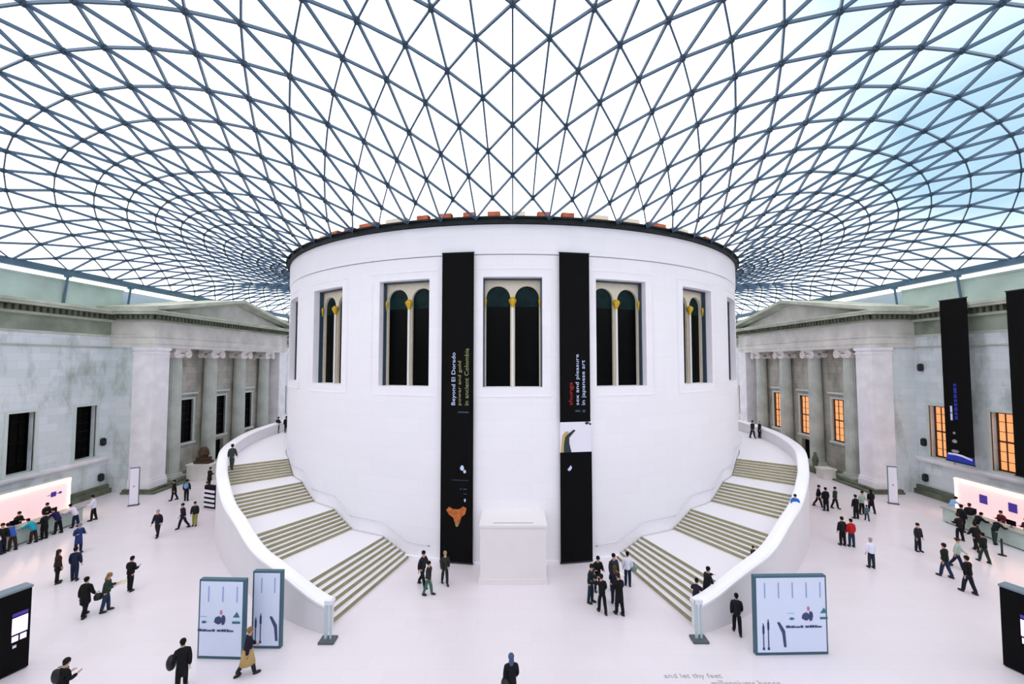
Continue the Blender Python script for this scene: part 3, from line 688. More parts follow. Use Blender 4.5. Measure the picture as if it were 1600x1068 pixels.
# ------------------------------------------------------------------ signs
def board(x0, y0, x1, y1, h, label, content, th=.2):
    p0, p1 = Vector((x0, y0, 0)), Vector((x1, y1, 0)); d = p1-p0; w = d.length; c = (p0+p1)/2
    o = empty('exhibition_board', c, math.atan2(d.y, d.x), label=label, cat='sign')
    # local x along the board, -y faces the viewer
    e = .07
    q = MB(); q.box((-w/2, 0, 0), (w/2, th, h)); q.build('board_case', M['teal'], o)
    q = MB(); q.box((-w/2+e, -.02, .12), (w/2-e, 0.01, h-e)); q.build('printed_face', M['board'], o)
    H = empty('printed_graphics', (0, -.025, 0)); H.parent = o; H.rotation_euler = (math.pi/2, 0, 0)
    # faint hanging lines at the top
    n = max(2, int(w/.55))
    for k in range(n):
        x = -w/2+w*(k+.7)/(n+.2); q = MB(); q.box((x-.02, h-.85, .0), (x+.03, h-.25, .006)); q.build('faint_line', M['boardln'], H)
    def figs(xc):
        for k, dx in enumerate((-.65, 0, .65)):
            x = xc+dx
            if k == 0: flat('object_print', rect(x-.18, x+.1, 1.62, 1.64), M['boardln'], H, .0); flat('object_print', blob(x, 1.42, .1, .05, seed=k), M['boardteal'], H, .0)
            if k == 1: flat('object_print', blob(x-.08, 1.5, .17, .15, seed=4), M['boardink'], H, .0); flat('object_print', blob(x+.12, 1.5, .09, .2, seed=5), M['boardink'], H, .0); flat('object_print', blob(x+.03, 1.8, .05, .09, seed=6), M['boardpink'], H, .0)
            if k == 2: flat('object_print', [(x-.14, 1.62), (x+.14, 1.62), (x+.02, 1.84)], M['boardteal'], H, .0); flat('object_print', rect(x-.16, x+.16, 1.38, 1.47), M['boardteal'], H, .0)
        q = MB(); r = random.Random(2); x = xc-.9
        while x < xc+.62:
            l = r.uniform(.04, .16); q.box((x, 1.06, 0), (x+l, 1.13+r.uniform(-.02, .03), .006)); x += l+r.choice([.01, .02, .08])
        q.build('print_line', M['boardink'], H)
    def tools(xc):
        q = MB()
        for x, t_ in ((xc-.42, 1.25), (xc-.22, 1.4)): q.box((x-.02, .25, 0), (x+.02, t_, .006)); q.box((x-.045, .22, 0), (x+.045, .32, .006)); q.box((x-.04, t_-.4, 0), (x+.04, t_-.1, .006))
        q.build('staff_print', M['boardink'], H)
        flat('knife_print', [(xc+.14, 1.28), (xc+.24, 1.3), (xc+.46, .95), (xc+.5, .32), (xc+.4, .32), (xc+.34, .85)], M['boardink'], H, .0)
    if content == 'a': figs(-.02)
    elif content == 'b': tools(0)
    else: figs(.66); tools(-.74)
    return o
board(-12.47, -29.79, -10.62, -29.86, 3.05, 'pale blue exhibition board showing three small objects, wider of the two on the left', 'a')
board(-10.70, -29.20, -9.50, -29.22, 3.08, 'narrow pale blue exhibition board with two long staffs, behind the wider board on the left', 'b')
board(9.72, -29.62, 12.66, -29.55, 3.08, 'wide square pale blue exhibition board at the foot of the right staircase', 'c')
def slim(p, label, rz):
    o = empty('totem_sign', p, rz, label=label, cat='sign', group=None)
    q = MB(); q.box((-.3, 0, .06), (.3, .2, 3.05)); q.build('totem_body', M['teal'], o)
    q = MB(); q.box((-.28, -.015, .1), (.28, .005, 3.0)); q.build('totem_face', M['whiteboard'], o)
    q = MB(); q.box((-.36, -.1, 0), (.36, .3, .06)); q.build('totem_base', M['base'], o)
    flat('emblem', blob(0, 0, .07, .07), M['txtgrey'], o, 0).matrix_local = Matrix.Translation((0, -.02, 1.55)) @ Matrix.Rotation(math.pi/2, 4, 'X')
slim((-30.9, -12.0, 0), 'slim tall white sign standing before the left portico', .5)
slim((31.4, -11.6, 0), 'slim tall white sign standing before the right portico', -.5)
def kiosk(s, label):
    # long black display board running along the court, face turned to the camera and centre
    p0 = Vector((-18.62, -30.25, 0) if s < 0 else (18.92, -30.2, 0)); u0 = 0 if s < 0 else .45; d = Vector((s*.33, -.944, 0)).normalized(); L = 3.2
    o = empty('display_board', p0, 0, label=label, cat='display')
    n = Vector((-s*abs(d.y), -abs(d.x), 0)).normalized()  # face normal to the centre / camera
    def P(a, b, z): return d*a+n*b+Vector((0, 0, z))
    def bx(mb, a0, a1, b0, b1, z0, z1, m=0):
        P8 = [P(a, b, z) for z in (z0, z1) for (a, b) in ((a0, b0), (a1, b0), (a1, b1), (a0, b1))]; n0 = len(mb.v); mb.v += [tuple(p) for p in P8]
        for q_ in ((0, 1, 2, 3), (4, 5, 6, 7), (0, 1, 5, 4), (1, 2, 6, 5), (2, 3, 7, 6), (3, 0, 4, 7)): mb.f.append(tuple(n0+k for k in q_)); mb.m.append(m)
    q = MB(); bx(q, 0, L, -.45, 0, .05, 3.0); q.build('board_body', M['darkboard'], o)
    q = MB(); bx(q, -.03, L+.03, -.5, .02, 3.0, 3.08); q.build('board_cap', M['boardtop'], o)
    q = MB(); bx(q, .03, L-.03, -.42, -.03, 0, .05); q.build('board_foot', M['base'], o)
    q = MB(); bx(q, .08+u0, .5+u0, 0, .015, 1.45, 2.05); q.build('lit_poster', M['screenlit'], o)
    q = MB(); bx(q, .1+u0, .27+u0, 0, .015, 1.18, 1.38); q.build('lit_panel', M['screenlit'], o); q = MB(); bx(q, .32+u0, .49+u0, 0, .015, 1.18, 1.38); q.build('lit_panel', M['screenlit'], o)
    q = MB(); bx(q, .08+u0, .5+u0, 0, .012, 2.1, 2.22); q.build('purple_heading', M['purple'], o)
    q = MB(); bx(q, .36+u0, .46+u0, 0, .012, .95, 1.05); q.build('round_mark', M['whiteboard'], o)
kiosk(-1, 'black display board with a lit poster at the left edge of the photo')
kiosk(1, 'black display board with a lit poster at the right edge of the photo')

# ------------------------------------------------------------------ desks
def desk(s, ya, label_screen, label_counter):
    def bx(mb, x0, x1, y0, y1, z0, z1, m=0, ox=0, oy=0): mb.box((min(s*x0, s*x1)-ox, y0-oy, z0), (max(s*x0, s*x1)-ox, y1-oy, z1), m)
    y1, y0 = ya, -27.0
    o = empty('screen_wall', (s*34.2, y1, 0), label=label_screen, cat='screen'); ox, oy = s*34.2, y1
    top = 2.85
    q = MB(); bx(q, 34.0, 34.5, y0, y1, 0, top, 0, ox, oy); q.build('screen_body', M['screenback'], o)
    q = MB(); bx(q, 33.96, 34.0, y0, y1-.1, .1, top-.16, 0, ox, oy); q.build('lit_panel', M['desklit'], o)
    q = MB(); bx(q, 33.88, 34.0, y0, y1, top-.14, top-.04, 0, ox, oy); bx(q, 33.92, 34.0, y1-.1, y1, .1, top-.14, 0, ox, oy); q.build('light_strip', M['deskglow'], o)
    if s < 0:
        q = MB(); bx(q, 33.94, 33.96, y1-1.35, y1-1.0, 1.75, 2.1, 0, ox, oy); q.build('information_mark', M['purple'], o)
        q = MB(); bx(q, 33.94, 33.96, y1-.8, y1-.62, 1.85, 2.0, 0, ox, oy); bx(q, 33.94, 33.96, y1-1.6, y1-.6, 1.9, 1.94, 0, ox, oy); q.build('information_mark', M['purple'], o)
    else:
        for (a, b) in ((y1-2.2, y1-1.7), (y1-4.0, y1-3.5)):
            q = MB(); bx(q, 33.93, 33.96, a, b, 1.5, 2.1, 0, ox, oy); q.build('notice', M['purple'], o)
    c = empty('reception_counter', (s*31.6, y1-1, 0), label=label_counter, cat='counter'); ox, oy = s*31.6, y1-1
    q = MB(); bx(q, 31.6, 32.3, y0, y1-1.3, .08, 1.0, 0, ox, oy); q.build('counter_front', M['counter'], c)
    q = MB(); bx(q, 31.5, 32.45, y0, y1-1.2, 1.0, 1.06, 0, ox, oy); q.build('worktop', M['countertop'], c)
    q = MB(); bx(q, 31.7, 32.3, y0, y1-1.4, 0, .08, 0, ox, oy); q.build('toe_kick', M['base'], c)
desk(-1, -14.1, 'backlit pale pink screen wall behind the left reception desk', 'long pale green reception counter on the left')
desk(1, -14.1, 'backlit pale pink screen wall with two notices behind the right reception desk', 'long pale green reception counter on the right')
# things on the counters
def monitor(x, y, s, label):
    o = empty('computer_monitor', (x, y, 1.06), -s*math.pi/2, label=label, cat='monitor', group=None)
    q = MB(); q.box((-.26, -.02, .14), (.26, .02, .46)); q.build('screen', M['darkboard'], o)
    q = MB(); q.box((-.03, .0, 0), (.03, .04, .2)); q.box((-.12, -.08, 0), (.12, .1, .015)); q.build('stand', M['base'], o)
for k, y in enumerate((-17.0, -19.3)):
    monitor(-32.1, y, -1, 'dark computer monitor on the left counter, ' + ('nearer the portico' if k == 0 else 'nearer the left edge'))
    monitor(32.1, y, 1, 'dark computer monitor on the right counter, ' + ('nearer the portico' if k == 0 else 'nearer the right edge'))

# ------------------------------------------------------------------ small things
def stone_box(x0, x1, y0, y1, h, label):
    q = MB(); cx, cy = (x0+x1)/2, (y0+y1)/2
    q.box((x0-cx, y0-cy, 0), (x1-cx, y1-cy, .2)); q.box((x0-cx+.08, y0-cy+.08, .2), (x1-cx-.08, y1-cy-.08, h-.15)); q.box((x0-cx, y0-cy, h-.15), (x1-cx, y1-cy, h))
    tag(q.build('stone_plinth', M['stone_plain'], loc=(cx, cy, 0)), label, 'plinth'); return cx, cy
px_, py_ = stone_box(-32.2, -29.6, -4.9, -3.5, 1.6, 'big square stone plinth in front of the left portico')
q = MB(); q.box((-.75, -.4, 0), (.75, .4, .25)); q.box((-.6, -.3, .25), (.6, .3, .6)); q.lathe([(.35, .6), (.5, .9), (.42, 1.3), (.25, 1.55)], (0, 0, 0), 12)
tag(q.build('bronze_urn', M['bronze'], loc=(px_, py_, 1.6)), 'dark brown bronze piece on the stone plinth by the left portico', 'sculpture')
stone_box(30.9, 32.2, -4.5, -3.2, 1.05, 'small square stone plinth in front of the right portico')
q = MB(); q.box((-.3, -.3, 0), (.3, .3, .15)); q.lathe([(.28, .15), (.22, .5), (.32, 1.0), (.2, 1.45), (.12, 1.5), (.17, 1.65), (.1, 1.85)], (0, 0, 0), 12)
tag(q.build('statue', M['stone_dark'], loc=(31.9, -1.9, .34)), 'small dark weathered statue behind the plinth by the right portico', 'sculpture')
def guide_post(p, label):
    o = empty('guide_post', p, 0, label=label, cat='post')
    q = MB(); q.box((-.32, -.25, 0), (.32, .25, .09)); q.build('post_base', M['base'], o)
    q = MB(); q.box((-.16, -.03, .09), (-.04, .03, 1.62)); q.box((.06, -.03, .09), (.14, .03, 1.55)); q.build('post_upright', M['post'], o)
    q = MB(); q.box((-.16, -.06, 1.5), (.16, .05, 1.66)); q.build('post_sign', M['whiteboard'], o)
guide_post((-7.75, -28.75, 0), 'thin grey post on a dark base at the foot of the left staircase')
guide_post((7.85, -28.7, 0), 'thin grey post on a dark base at the foot of the right staircase')
rk = empty('leaflet_rack', (-24.3, -12.6, 0), -.35, label='striped black and white leaflet rack beside the left staircase wall', cat='rack')
q = MB(); q.box((-.6, 0, 0), (.6, .35, 1.75)); q.build('rack_body', M['darkboard'], rk)
for k in range(4):
    q = MB(); q.box((-.6, -.07, .18+k*.36), (.6, 0, .36+k*.36)); q.build('rack_shelf', M['whiteboard'], rk)
def fitting(s, y, z, label):
    q = MB(); q.box((-.16, -.14, -.26), (.16, .14, .26)); q.box((-.1, -.1, -.34), (.1, .1, .34)); tag(q.build('wall_light', M['lamp'], loc=(s*(XW-.2), y, z)), label, 'wall light')
fitting(-1, -8.0-1.05, 4.6, 'small dark fitting on the left wall above the string course'); fitting(-1, -9.1, 1.5, 'small dark fitting low on the left wall, under the other one')
fitting(1, -9.2, 11.2, 'small dark fitting high on the right wall, topmost of three'); fitting(1, -9.2, 4.6, 'small dark fitting on the right wall, middle of three'); fitting(1, -9.2, 1.5, 'small dark fitting low on the right wall, lowest of three')
p = onz(1566, 867)
o = empty('barrier_post', p, label='short black barrier post before the right reception counter', cat='post')
q = MB(); q.lathe([(.2, 0), (.19, .03), (.05, .05)], seg=16); q.build('post_foot', M['lamp'], o)
q = MB(); q.tube([(0, 0, .04), (0, 0, .98)], .05, 10); q.build('post_shaft', M['lamp'], o)
# inscription set in the floor
ins = empty('floor_inscription', (9, -33, 0), label='two lines of grey lettering set into the floor near the bottom edge', cat='lettering')
a = onz(1040, 1061); b = onz(1131, 1061)
text_mesh('lettering', 'and let thy feet', (b-a).length, .3, Matrix.Translation((a.x-9, a.y+33, .004)), M['txtgrey'], ins)
a = onz(1115, 1072); text_mesh('lettering', 'millenniums hence', 2.5, .3, Matrix.Translation((a.x-9, a.y+33, .004)), M['txtgrey'], ins)
#PEOPLE
# ------------------------------------------------------------------ people
def skin_mesh(name, verts, eds, rad, root=0, sub=1):
    me = bpy.data.meshes.new(name); me.from_pydata([tuple(v) for v in verts], eds, []); me.update()
    o = bpy.data.objects.new('tmp_skin', me); COL.objects.link(o)
    md = o.modifiers.new('skin', 'SKIN'); md.use_smooth_shade = True; md.branch_smoothing = .4
    for i, r in enumerate(rad):
        sv = me.skin_vertices[0].data[i]; r = r if isinstance(r, tuple) else (r, r); sv.radius = r; sv.use_root = (i == root)
    if sub: s = o.modifiers.new('sub', 'SUBSURF'); s.levels = sub; s.render_levels = sub
    dg = bpy.context.evaluated_depsgraph_get(); m2 = bpy.data.meshes.new_from_object(o.evaluated_get(dg)); m2.name = name
    COL.objects.unlink(o); bpy.data.objects.remove(o)
    return m2
POSES = {  # lean, legs (thigh, knee) L R, arms (shoulder fwd, abduct, elbow) L R, head pitch
 'stand': (2, (3, 2), (-3, 2), (4, 9, 12), (2, 9, 14), 6),
 'wait': (3, (6, 8), (-4, 3), (4, 12, 95), (0, 12, 105), 18),
 'walk': (4, (14, 5), (-10, 14), (-12, 8, 14), (12, 8, 24), 4),
 'stride': (6, (-14, 22), (20, 8), (18, 8, 30), (-16, 8, 12), 6),
 'hold': (4, (8, 6), (-6, 8), (12, 6, 88), (8, 6, 95), 22),
 'sit': (12, (82, 80), (74, 84), (35, 10, 50), (30, 12, 60), 16),
 'lean': (34, (6, 3), (-8, 6), (42, 10, 45), (38, 12, 50), 10),
 'reach': (8, (14, 10), (-12, 10), (62, 20, 20), (12, 10, 30), 8)}
def vdir(deg, lat=0.):  # direction in the body's frame; forward is -Y, down is -Z
    a = math.radians(deg); return Vector((lat, -math.sin(a), -math.cos(a))).normalized()
def joints(pose):
    ln, lL, lR, aL, aR, hp = POSES[pose]
    J = {'pelvis': Vector((0, 0, 0))}
    up = Vector((0, -math.sin(math.radians(ln)), math.cos(math.radians(ln))))
    J['spine'] = up*.2; J['chest'] = up*.4; J['neck'] = up*.53
    hd = Vector((0, -math.sin(math.radians(hp+ln*.6)), math.cos(math.radians(hp+ln*.6))))
    J['jaw'] = J['neck']+hd*.085; J['head'] = J['neck']+hd*.165; J['crown'] = J['neck']+hd*.245; J['hd'] = hd
    for s, lg, ar, t in ((1, lL, aL, 'L'), (-1, lR, aR, 'R')):
        h = Vector((s*.09, 0, -.04)); k = h+vdir(lg[0], s*.02)*.43; a = k+vdir(lg[0]-lg[1], 0)*.41; toe = a+Vector((s*.03, -.15, -.04))
        if lg[0]-lg[1] < -30: toe = a+Vector((s*.02, -.10, -.10))
        J['hip'+t], J['knee'+t], J['ankle'+t], J['toe'+t] = h, k, a, toe
        sh = J['chest']+Vector((s*.175, 0, .03)); lat = math.tan(math.radians(ar[1]))*s
        e = sh+vdir(ar[0], lat)*.285; w = e+vdir(ar[0]+ar[2], lat*.1-s*.15*(ar[2] > 60))*.245; hn = w+(w-e).normalized()*.085
        J['sh'+t], J['el'+t], J['wr'+t], J['ha'+t] = sh, e, w, hn
    low = min(J['toeL'].z, J['toeR'].z, J['ankleL'].z-.05, J['ankleR'].z-.05)-.03
    off = Vector((0, 0, -low))
    for k in J:
        if k != 'hd': J[k] = J[k]+off
    return J
PARTS = {}
def ellipsoid(mb, c, r, R=None, seg=12, rings=8, cut=-1.):
    c = Vector(c); R = R or Matrix.Identity(3); n0 = len(mb.v)
    for i in range(rings+1):
        t = max(-1, cut)+(1-max(-1, cut))*i/rings; th = math.asin(max(-1, min(1, t)))
        for k in range(seg):
            w = 2*math.pi*k/seg; p = R @ Vector((r[0]*math.cos(th)*math.cos(w), r[1]*math.cos(th)*math.sin(w), r[2]*math.sin(th))); mb.v.append(tuple(c+p))
    for i in range(rings):
        for k in range(seg):
            k2 = (k+1) % seg; mb.f.append((n0+i*seg+k, n0+i*seg+k2, n0+(i+1)*seg+k2, n0+(i+1)*seg+k)); mb.m.append(0)
def body_parts(pose, coat):
    key = (pose, coat)
    if key in PARTS: return PARTS[key]
    J = joints(pose); out = {}
    # continuous body
    names = ['pelvis', 'spine', 'chest', 'neck', 'jaw', 'head', 'crown']; rad = [.115, .10, .125, .058, (.072, .08), (.084, .098), (.06, .065)]
    V = [J[n] for n in names]; Ed = [(i, i+1) for i in range(6)]
    def add(p, par, r): V.append(p); rad.append(r); Ed.append((par, len(V)-1)); return len(V)-1
    for t, s in (('L', 1), ('R', -1)):
        a = add(J['hip'+t], 0, .085); a = add(J['knee'+t], a, .058); a = add(J['ankle'+t], a, .036); add(J['toe'+t].lerp(J['ankle'+t], .4), a, .024)
        a = add(J['sh'+t], 2, .055); a = add(J['el'+t], a, .042); a = add(J['wr'+t], a, .028); a = add(J['ha'+t], a, (.032, .022))
    me = skin_mesh('person_body', V, Ed, rad)
    mb = MB()  # fingers, thumb, nose, ears welded to the same mesh
    for t, s in (('L', 1), ('R', -1)):
        h = J['ha'+t]; d = (J['ha'+t]-J['wr'+t]).normalized(); side = Vector((0, -1, 0)) if abs(d.z) > .6 else Vector((1, 0, 0)); side = (side-d*side.dot(d)).normalized(); cl = d.cross(side)*(-s)
        for k in range(4):
            b = h+side*(.024-.016*k); L = (.07, .078, .073, .058)[k]
            mb.tube([b, b+d*L*.5+cl*.006, b+d*L*.85+cl*.028], [.0095, .009, .007], 6)
        b = J['wr'+t]+d*.035+side*.025; mb.tube([b, b+side*.03+d*.03, b+side*.035+d*.06], [.011, .010, .008], 6)
    hd = J['hd']; fw = Vector((0, -hd.z, hd.y)) if True else None
    mb.tube([J['head']+fw*.07+hd*.01, J['head']+fw*.103-hd*.02, J['head']+fw*.09-hd*.03], [.008, .014, .01], 6)
    for s in (1, -1):
        mb.tube([J['head']+Vector((s*.07, 0, 0))+hd*.02, J['head']+Vector((s*.088, 0, 0)), J['head']+Vector((s*.075, 0, 0))-hd*.03], [.012, .016, .01], 6)
    bm = bmesh.new(); bm.from_mesh(me); base = [bm.verts.new(v) for v in mb.v]
    for f_ in mb.f:
        try: bm.faces.new([base[i] for i in f_])
        except ValueError: pass
    bm.to_mesh(me); bm.free(); out['body'] = me
    for p in me.polygons: p.use_smooth = True
    # features: eyes, brows and mouth as a small part
    # coat
    V, Ed, rad = [], [], []
    dn = (J['pelvis']-J['spine']).normalized()
    legs_mid = (J['kneeL']+J['kneeR'])/2
    pts = [J['neck']+J['hd']*.03, J['chest'], J['spine'], J['pelvis']]; rr = [.085, (.175, .19), .172, .182]
    if coat == 'long': pts += [J['pelvis'].lerp(legs_mid, .55), J['pelvis'].lerp(legs_mid, .98)]; rr += [.20, .215]
    else: pts += [J['pelvis'].lerp(legs_mid, .26)]; rr += [.182]
    for i, p in enumerate(pts):
        V.append(p); rad.append(rr[i]);
        if i: Ed.append((i-1, i))
    for t, s in (('L', 1), ('R', -1)):
        a = add(J['sh'+t], 1, .098); a = add(J['el'+t], a, .082); add(J['wr'+t], a, .06)
    out['coat'] = skin_mesh('coat', V, Ed, rad, root=1)
    # trousers
    V, Ed, rad = [J['pelvis']+Vector((0, 0, .06)), J['pelvis']-Vector((0, 0, .05))], [(0, 1)], [.135, .13]
    for t, s in (('L', 1), ('R', -1)):
        a = add(J['hip'+t]-Vector((0, 0, .06)), 1, .112); a = add(J['knee'+t], a, .088); add(J['ankle'+t]-Vector((0, 0, .03)), a, .074)
    out['trousers'] = skin_mesh('trousers', V, Ed, rad)
    R = Matrix.Rotation(-math.asin(max(-1, min(1, hd.y)))*1.0, 3, 'X')
    mb = MB(); ellipsoid(mb, J['head']+hd*.03-fw*.03, (.098, .108, .108), R, cut=-.8); mb2 = MB()
    ellipsoid(mb, J['head']-fw*.055-hd*.02, (.075, .055, .09), R, 10, 6); out['hair'] = (mb, None)
    mb = MB(); ellipsoid(mb, J['head']+hd*.028-fw*.03, (.102, .112, .110), R, cut=-.8); ellipsoid(mb, J['head']-fw*.06-hd*.10, (.088, .065, .17), R, 10, 8); out['long_hair'] = (mb, None)
    for t in 'LR':
        mb = MB(); a, b = J['ankle'+t], J['toe'+t]; m = (a+b)/2+Vector((0, .0, -.03))
        d = (b-a); ang = math.atan2(-d.z-.04, -d.y) if d.y else 0
        ellipsoid(mb, m, (.06, .145, .078), Matrix.Rotation(-ang*.6, 3, 'X')); out['shoe'+t] = (mb, None)
    def fin(k):
        mb, _ = out[k]; me = bpy.data.meshes.new(k); me.from_pydata(mb.v, [], mb.f); me.update(); 
        for p in me.polygons: p.use_smooth = True
        out[k] = me
    for k in ('hair', 'long_hair', 'shoeL', 'shoeR'): fin(k)
    for k in ('body', 'coat', 'trousers', 'hair', 'long_hair', 'shoeL', 'shoeR'):
        me = out[k]; me.materials.clear(); me.materials.append(None)
        for p in me.polygons: p.material_index = 0
    out['J'] = J; PARTS[key] = out; return out
CM = {}
def cloth(c):
    if isinstance(c, str): return M[c]
    if c not in CM: CM[c] = mat('cloth %d' % len(CM), c, .85, spec=.2)
    return CM[c]
BLK = (.085, .085, .095); DRK = (.14, .14, .16); NAVY = (.11, .14, .24); JEAN = (.15, .20, .29); BRN = (.20, .14, .12); HB = (.09, .07, .06); HG = (.62, .60, .58); HL = (.55, .42, .25); GRN = (.17, .23, .20)
def person(px, py, h, rz, pose, coat, tr, hair, label, kind='short', z=0., longh=False, pos=None, extra=None):
    P = body_parts(pose, kind); p = Vector(pos) if pos is not None else onz(px, py, z)
    o = empty('person', p, math.radians(rz), label=label, cat='person'); s = h/1.70; o.scale = (s, s, s)
    def part(nm, me, c):
        q = bpy.data.objects.new(nm, me); COL.objects.link(q); q.parent = o
        q.material_slots[0].link = 'OBJECT'; q.material_slots[0].material = cloth(c); return q
    part('body', P['body'], 'skin'); part('coat', P['coat'], coat); part('trousers', P['trousers'], tr)
    part('hair', P['long_hair' if longh else 'hair'], hair); part('shoe', P['shoeL'], 'shoe'); part('shoe', P['shoeR'], 'shoe')
    return o, P['J'], s
def held(pr, nm, build, m, at, label, cat):
    """a thing carried by a person: stays an object of its own; at = (joint, offset)"""
    o, J, s = pr; q = MB(); build(q)
    loc = Matrix.Translation(o.location) @ Matrix.Rotation(o.rotation_euler.z, 4, 'Z') @ ((J[at[0]]+Vector(at[1]))*s)
    t = q.build(nm, m, loc=loc, smooth=True); t.rotation_euler.z = o.rotation_euler.z; tag(t, label, cat); return t
def bag(q): q.lathe([(.05, -.36), (.15, -.34), (.17, -.2), (.13, -.1), (.03, -.06)], seg=14); q.tube([(-.08, 0, -.12), (-.06, 0, .0), (0, 0, .04), (.06, 0, .0), (.08, 0, -.12)], .012, 6)
def pack(q): ellipsoid(q, (0, .14, -.12), (.17, .12, .25)); q.tube([(-.1, .05, .08), (-.11, -.12, .05), (-.1, -.1, -.2)], .018, 6); q.tube([(.1, .05, .08), (.11, -.12, .05), (.1, -.1, -.2)], .018, 6)
def sheet(q): q.box((-.2, -.16, .0), (.2, .12, .012))
def bigbag(q): ellipsoid(q, (0, 0, -.25), (.16, .26, .26))
M['bagblack'] = mat('black bag', (.06, .06, .07), .6); M['bagcream'] = mat('cream sheet', (.86, .80, .66), .7); M['scarfblue'] = mat('light blue pack', (.42, .62, .80), .7); M['bagolive'] = mat('olive bag', (.35, .36, .20), .7); M['baggreen'] = mat('grey green bag', (.45, .55, .50), .7)
# left half of the court
a = person(89, 911, 1.68, 150, 'stand', BRN, BLK, BRN, 'person in dark brown coat with a shoulder bag, left of the person in navy', longh=True)
held(a, 'shoulder_bag', bag, M['bagblack'], ('haL', (.07, .02, .1)), 'small dark bag at the side of the person in dark brown coat', 'bag')
person(116, 907, 1.70, 200, 'stand', NAVY, NAVY, HB, 'person in navy jacket and jeans standing right beside the person in dark brown')
person(122, 863, 1.72, 70, 'wait', (.16, .22, .42), NAVY, (.40, .50, .62), 'person in royal blue coat standing sideways, nearest the left counter', 'long')
a = person(132, 963, 1.72, 185, 'walk', BLK, BLK, HB, 'person in black coat walking away swinging a small bag, lower left floor', 'long')
held(a, 'hand_bag', bag, M['bagblack'], ('haR', (-.1, 0, .12)), 'small black bag swung by the person in black coat, lower left', 'bag')
a = person(165, 955, 1.70, 120, 'hold', GRN, JEAN, HL, 'person in dark green coat with fair hair reading a cream sheet, lower left floor', longh=True)
held(a, 'folded_map', sheet, M['bagcream'], ('haL', (-.1, -.12, .02)), 'cream paper sheet held by the fair haired person, lower left', 'paper')
person(203, 923, 1.66, 175, 'wait', BLK, BLK, HB, 'person in wide black puffer jacket alone in the middle of the left floor')
person(246, 838, 1.74, 8, 'walk', (.13, .13, .17), DRK, HG, 'person in dark jacket with white hair walking alone on the left floor')
person(272, 781, 1.66, -60, 'walk', BLK, BLK, HB, 'person in black walking, leftmost of the group near the left portico', 'long')
a = person(291, 782, 1.72, 200, 'stand', (.10, .11, .18), BLK, HB, 'person in dark coat with a light blue backpack, near the left portico')
held(a, 'backpack', pack, M['scarfblue'], ('chest', (0, 0, .02)), 'light blue backpack worn by the person near the left portico', 'backpack')
person(286, 825, 1.72, -30, 'stride', (.12, .11, .15), (.12, .12, .16), HB, 'person in dark coat striding beside the person in yellow green trousers')
person(304, 821, 1.64, 15, 'stand', (.13, .13, .14), (.58, .58, .30), HB, 'person in dark top and yellow green trousers on the left floor')
person(327, 760, 1.74, 160, 'wait', (.12, .13, .11), BLK, HB, 'person in dark olive coat standing behind the striped leaflet rack', 'long')
person(322, 783, 1.60, 100, 'wait', (.10, .12, .15), BLK, HB, 'person in dark clothes bent at the left side of the striped leaflet rack')
person(362, 733, 1.74, 190, 'walk', (.22, .25, .24), (.20, .23, .22), HB, 'person in grey clothes climbing the left staircase near its outer wall', z=4.0)
person(434, 676, 1.66, 170, 'wait', DRK, DRK, HB, 'person in dark clothes at the top of the left staircase, left of two', z=4.0)
person(447, 676, 1.72, 200, 'stand', (.10, .10, .16), DRK, HB, 'person in dark clothes at the top of the left staircase, against the drum', 'long', z=4.0)
# left desk
person(0, 0, 1.80, -60, 'hold', (.85, .87, .93), BLK, HB, 'person in white shirt and black trousers at the portico end of the left counter', pos=(-31.0, -15.2, 0))
person(0, 0, 1.68, -80, 'lean', (.88, .84, .92), NAVY, HB, 'person in white top leaning on the left counter, second from its portico end', pos=(-31.0, -16.5, 0)); PL = person(0, 0, 1.76, -85, 'lean', (.14, .11, .30), BLK, HB, 'person in purple top leaning on the left counter', pos=(-31.05, -17.6, 0))
person(0, 0, 1.60, -85, 'lean', (.12, .62, .72), BRN, HB, 'person in turquoise top leaning on the left counter', pos=(-31.05, -19.1, 0)); person(0, 0, 1.70, -80, 'wait', BLK, BLK, HB, 'person in black between the purple and turquoise tops at the left counter', 'long', pos=(-31.0, -18.5, 0))
person(0, 0, 1.70, -95, 'lean', (.20, .34, .66), BRN, HB, 'person in blue top leaning far over the left counter', pos=(-31.1, -20.2, 0)); person(0, 0, 1.70, -80, 'lean', (.90, .88, .92), NAVY, HB, 'person in white top at the left counter next to the left edge of the photo', pos=(-31.2, -20.9, 0))
person(2, 864, 1.74, 60, 'stand', BLK, BLK, HB, 'person in long black coat cut by the left edge of the photo', 'long')
person(0, 0, 1.68, 90, 'wait', BLK, BLK, HB, 'person in black working behind the left counter, nearer the portico', pos=(-33.0, -16.6, 0)); person(0, 0, 1.66, 90, 'wait', BLK, BLK, HB, 'person in black working behind the left counter, further along', pos=(-33.0, -18.3, 0))
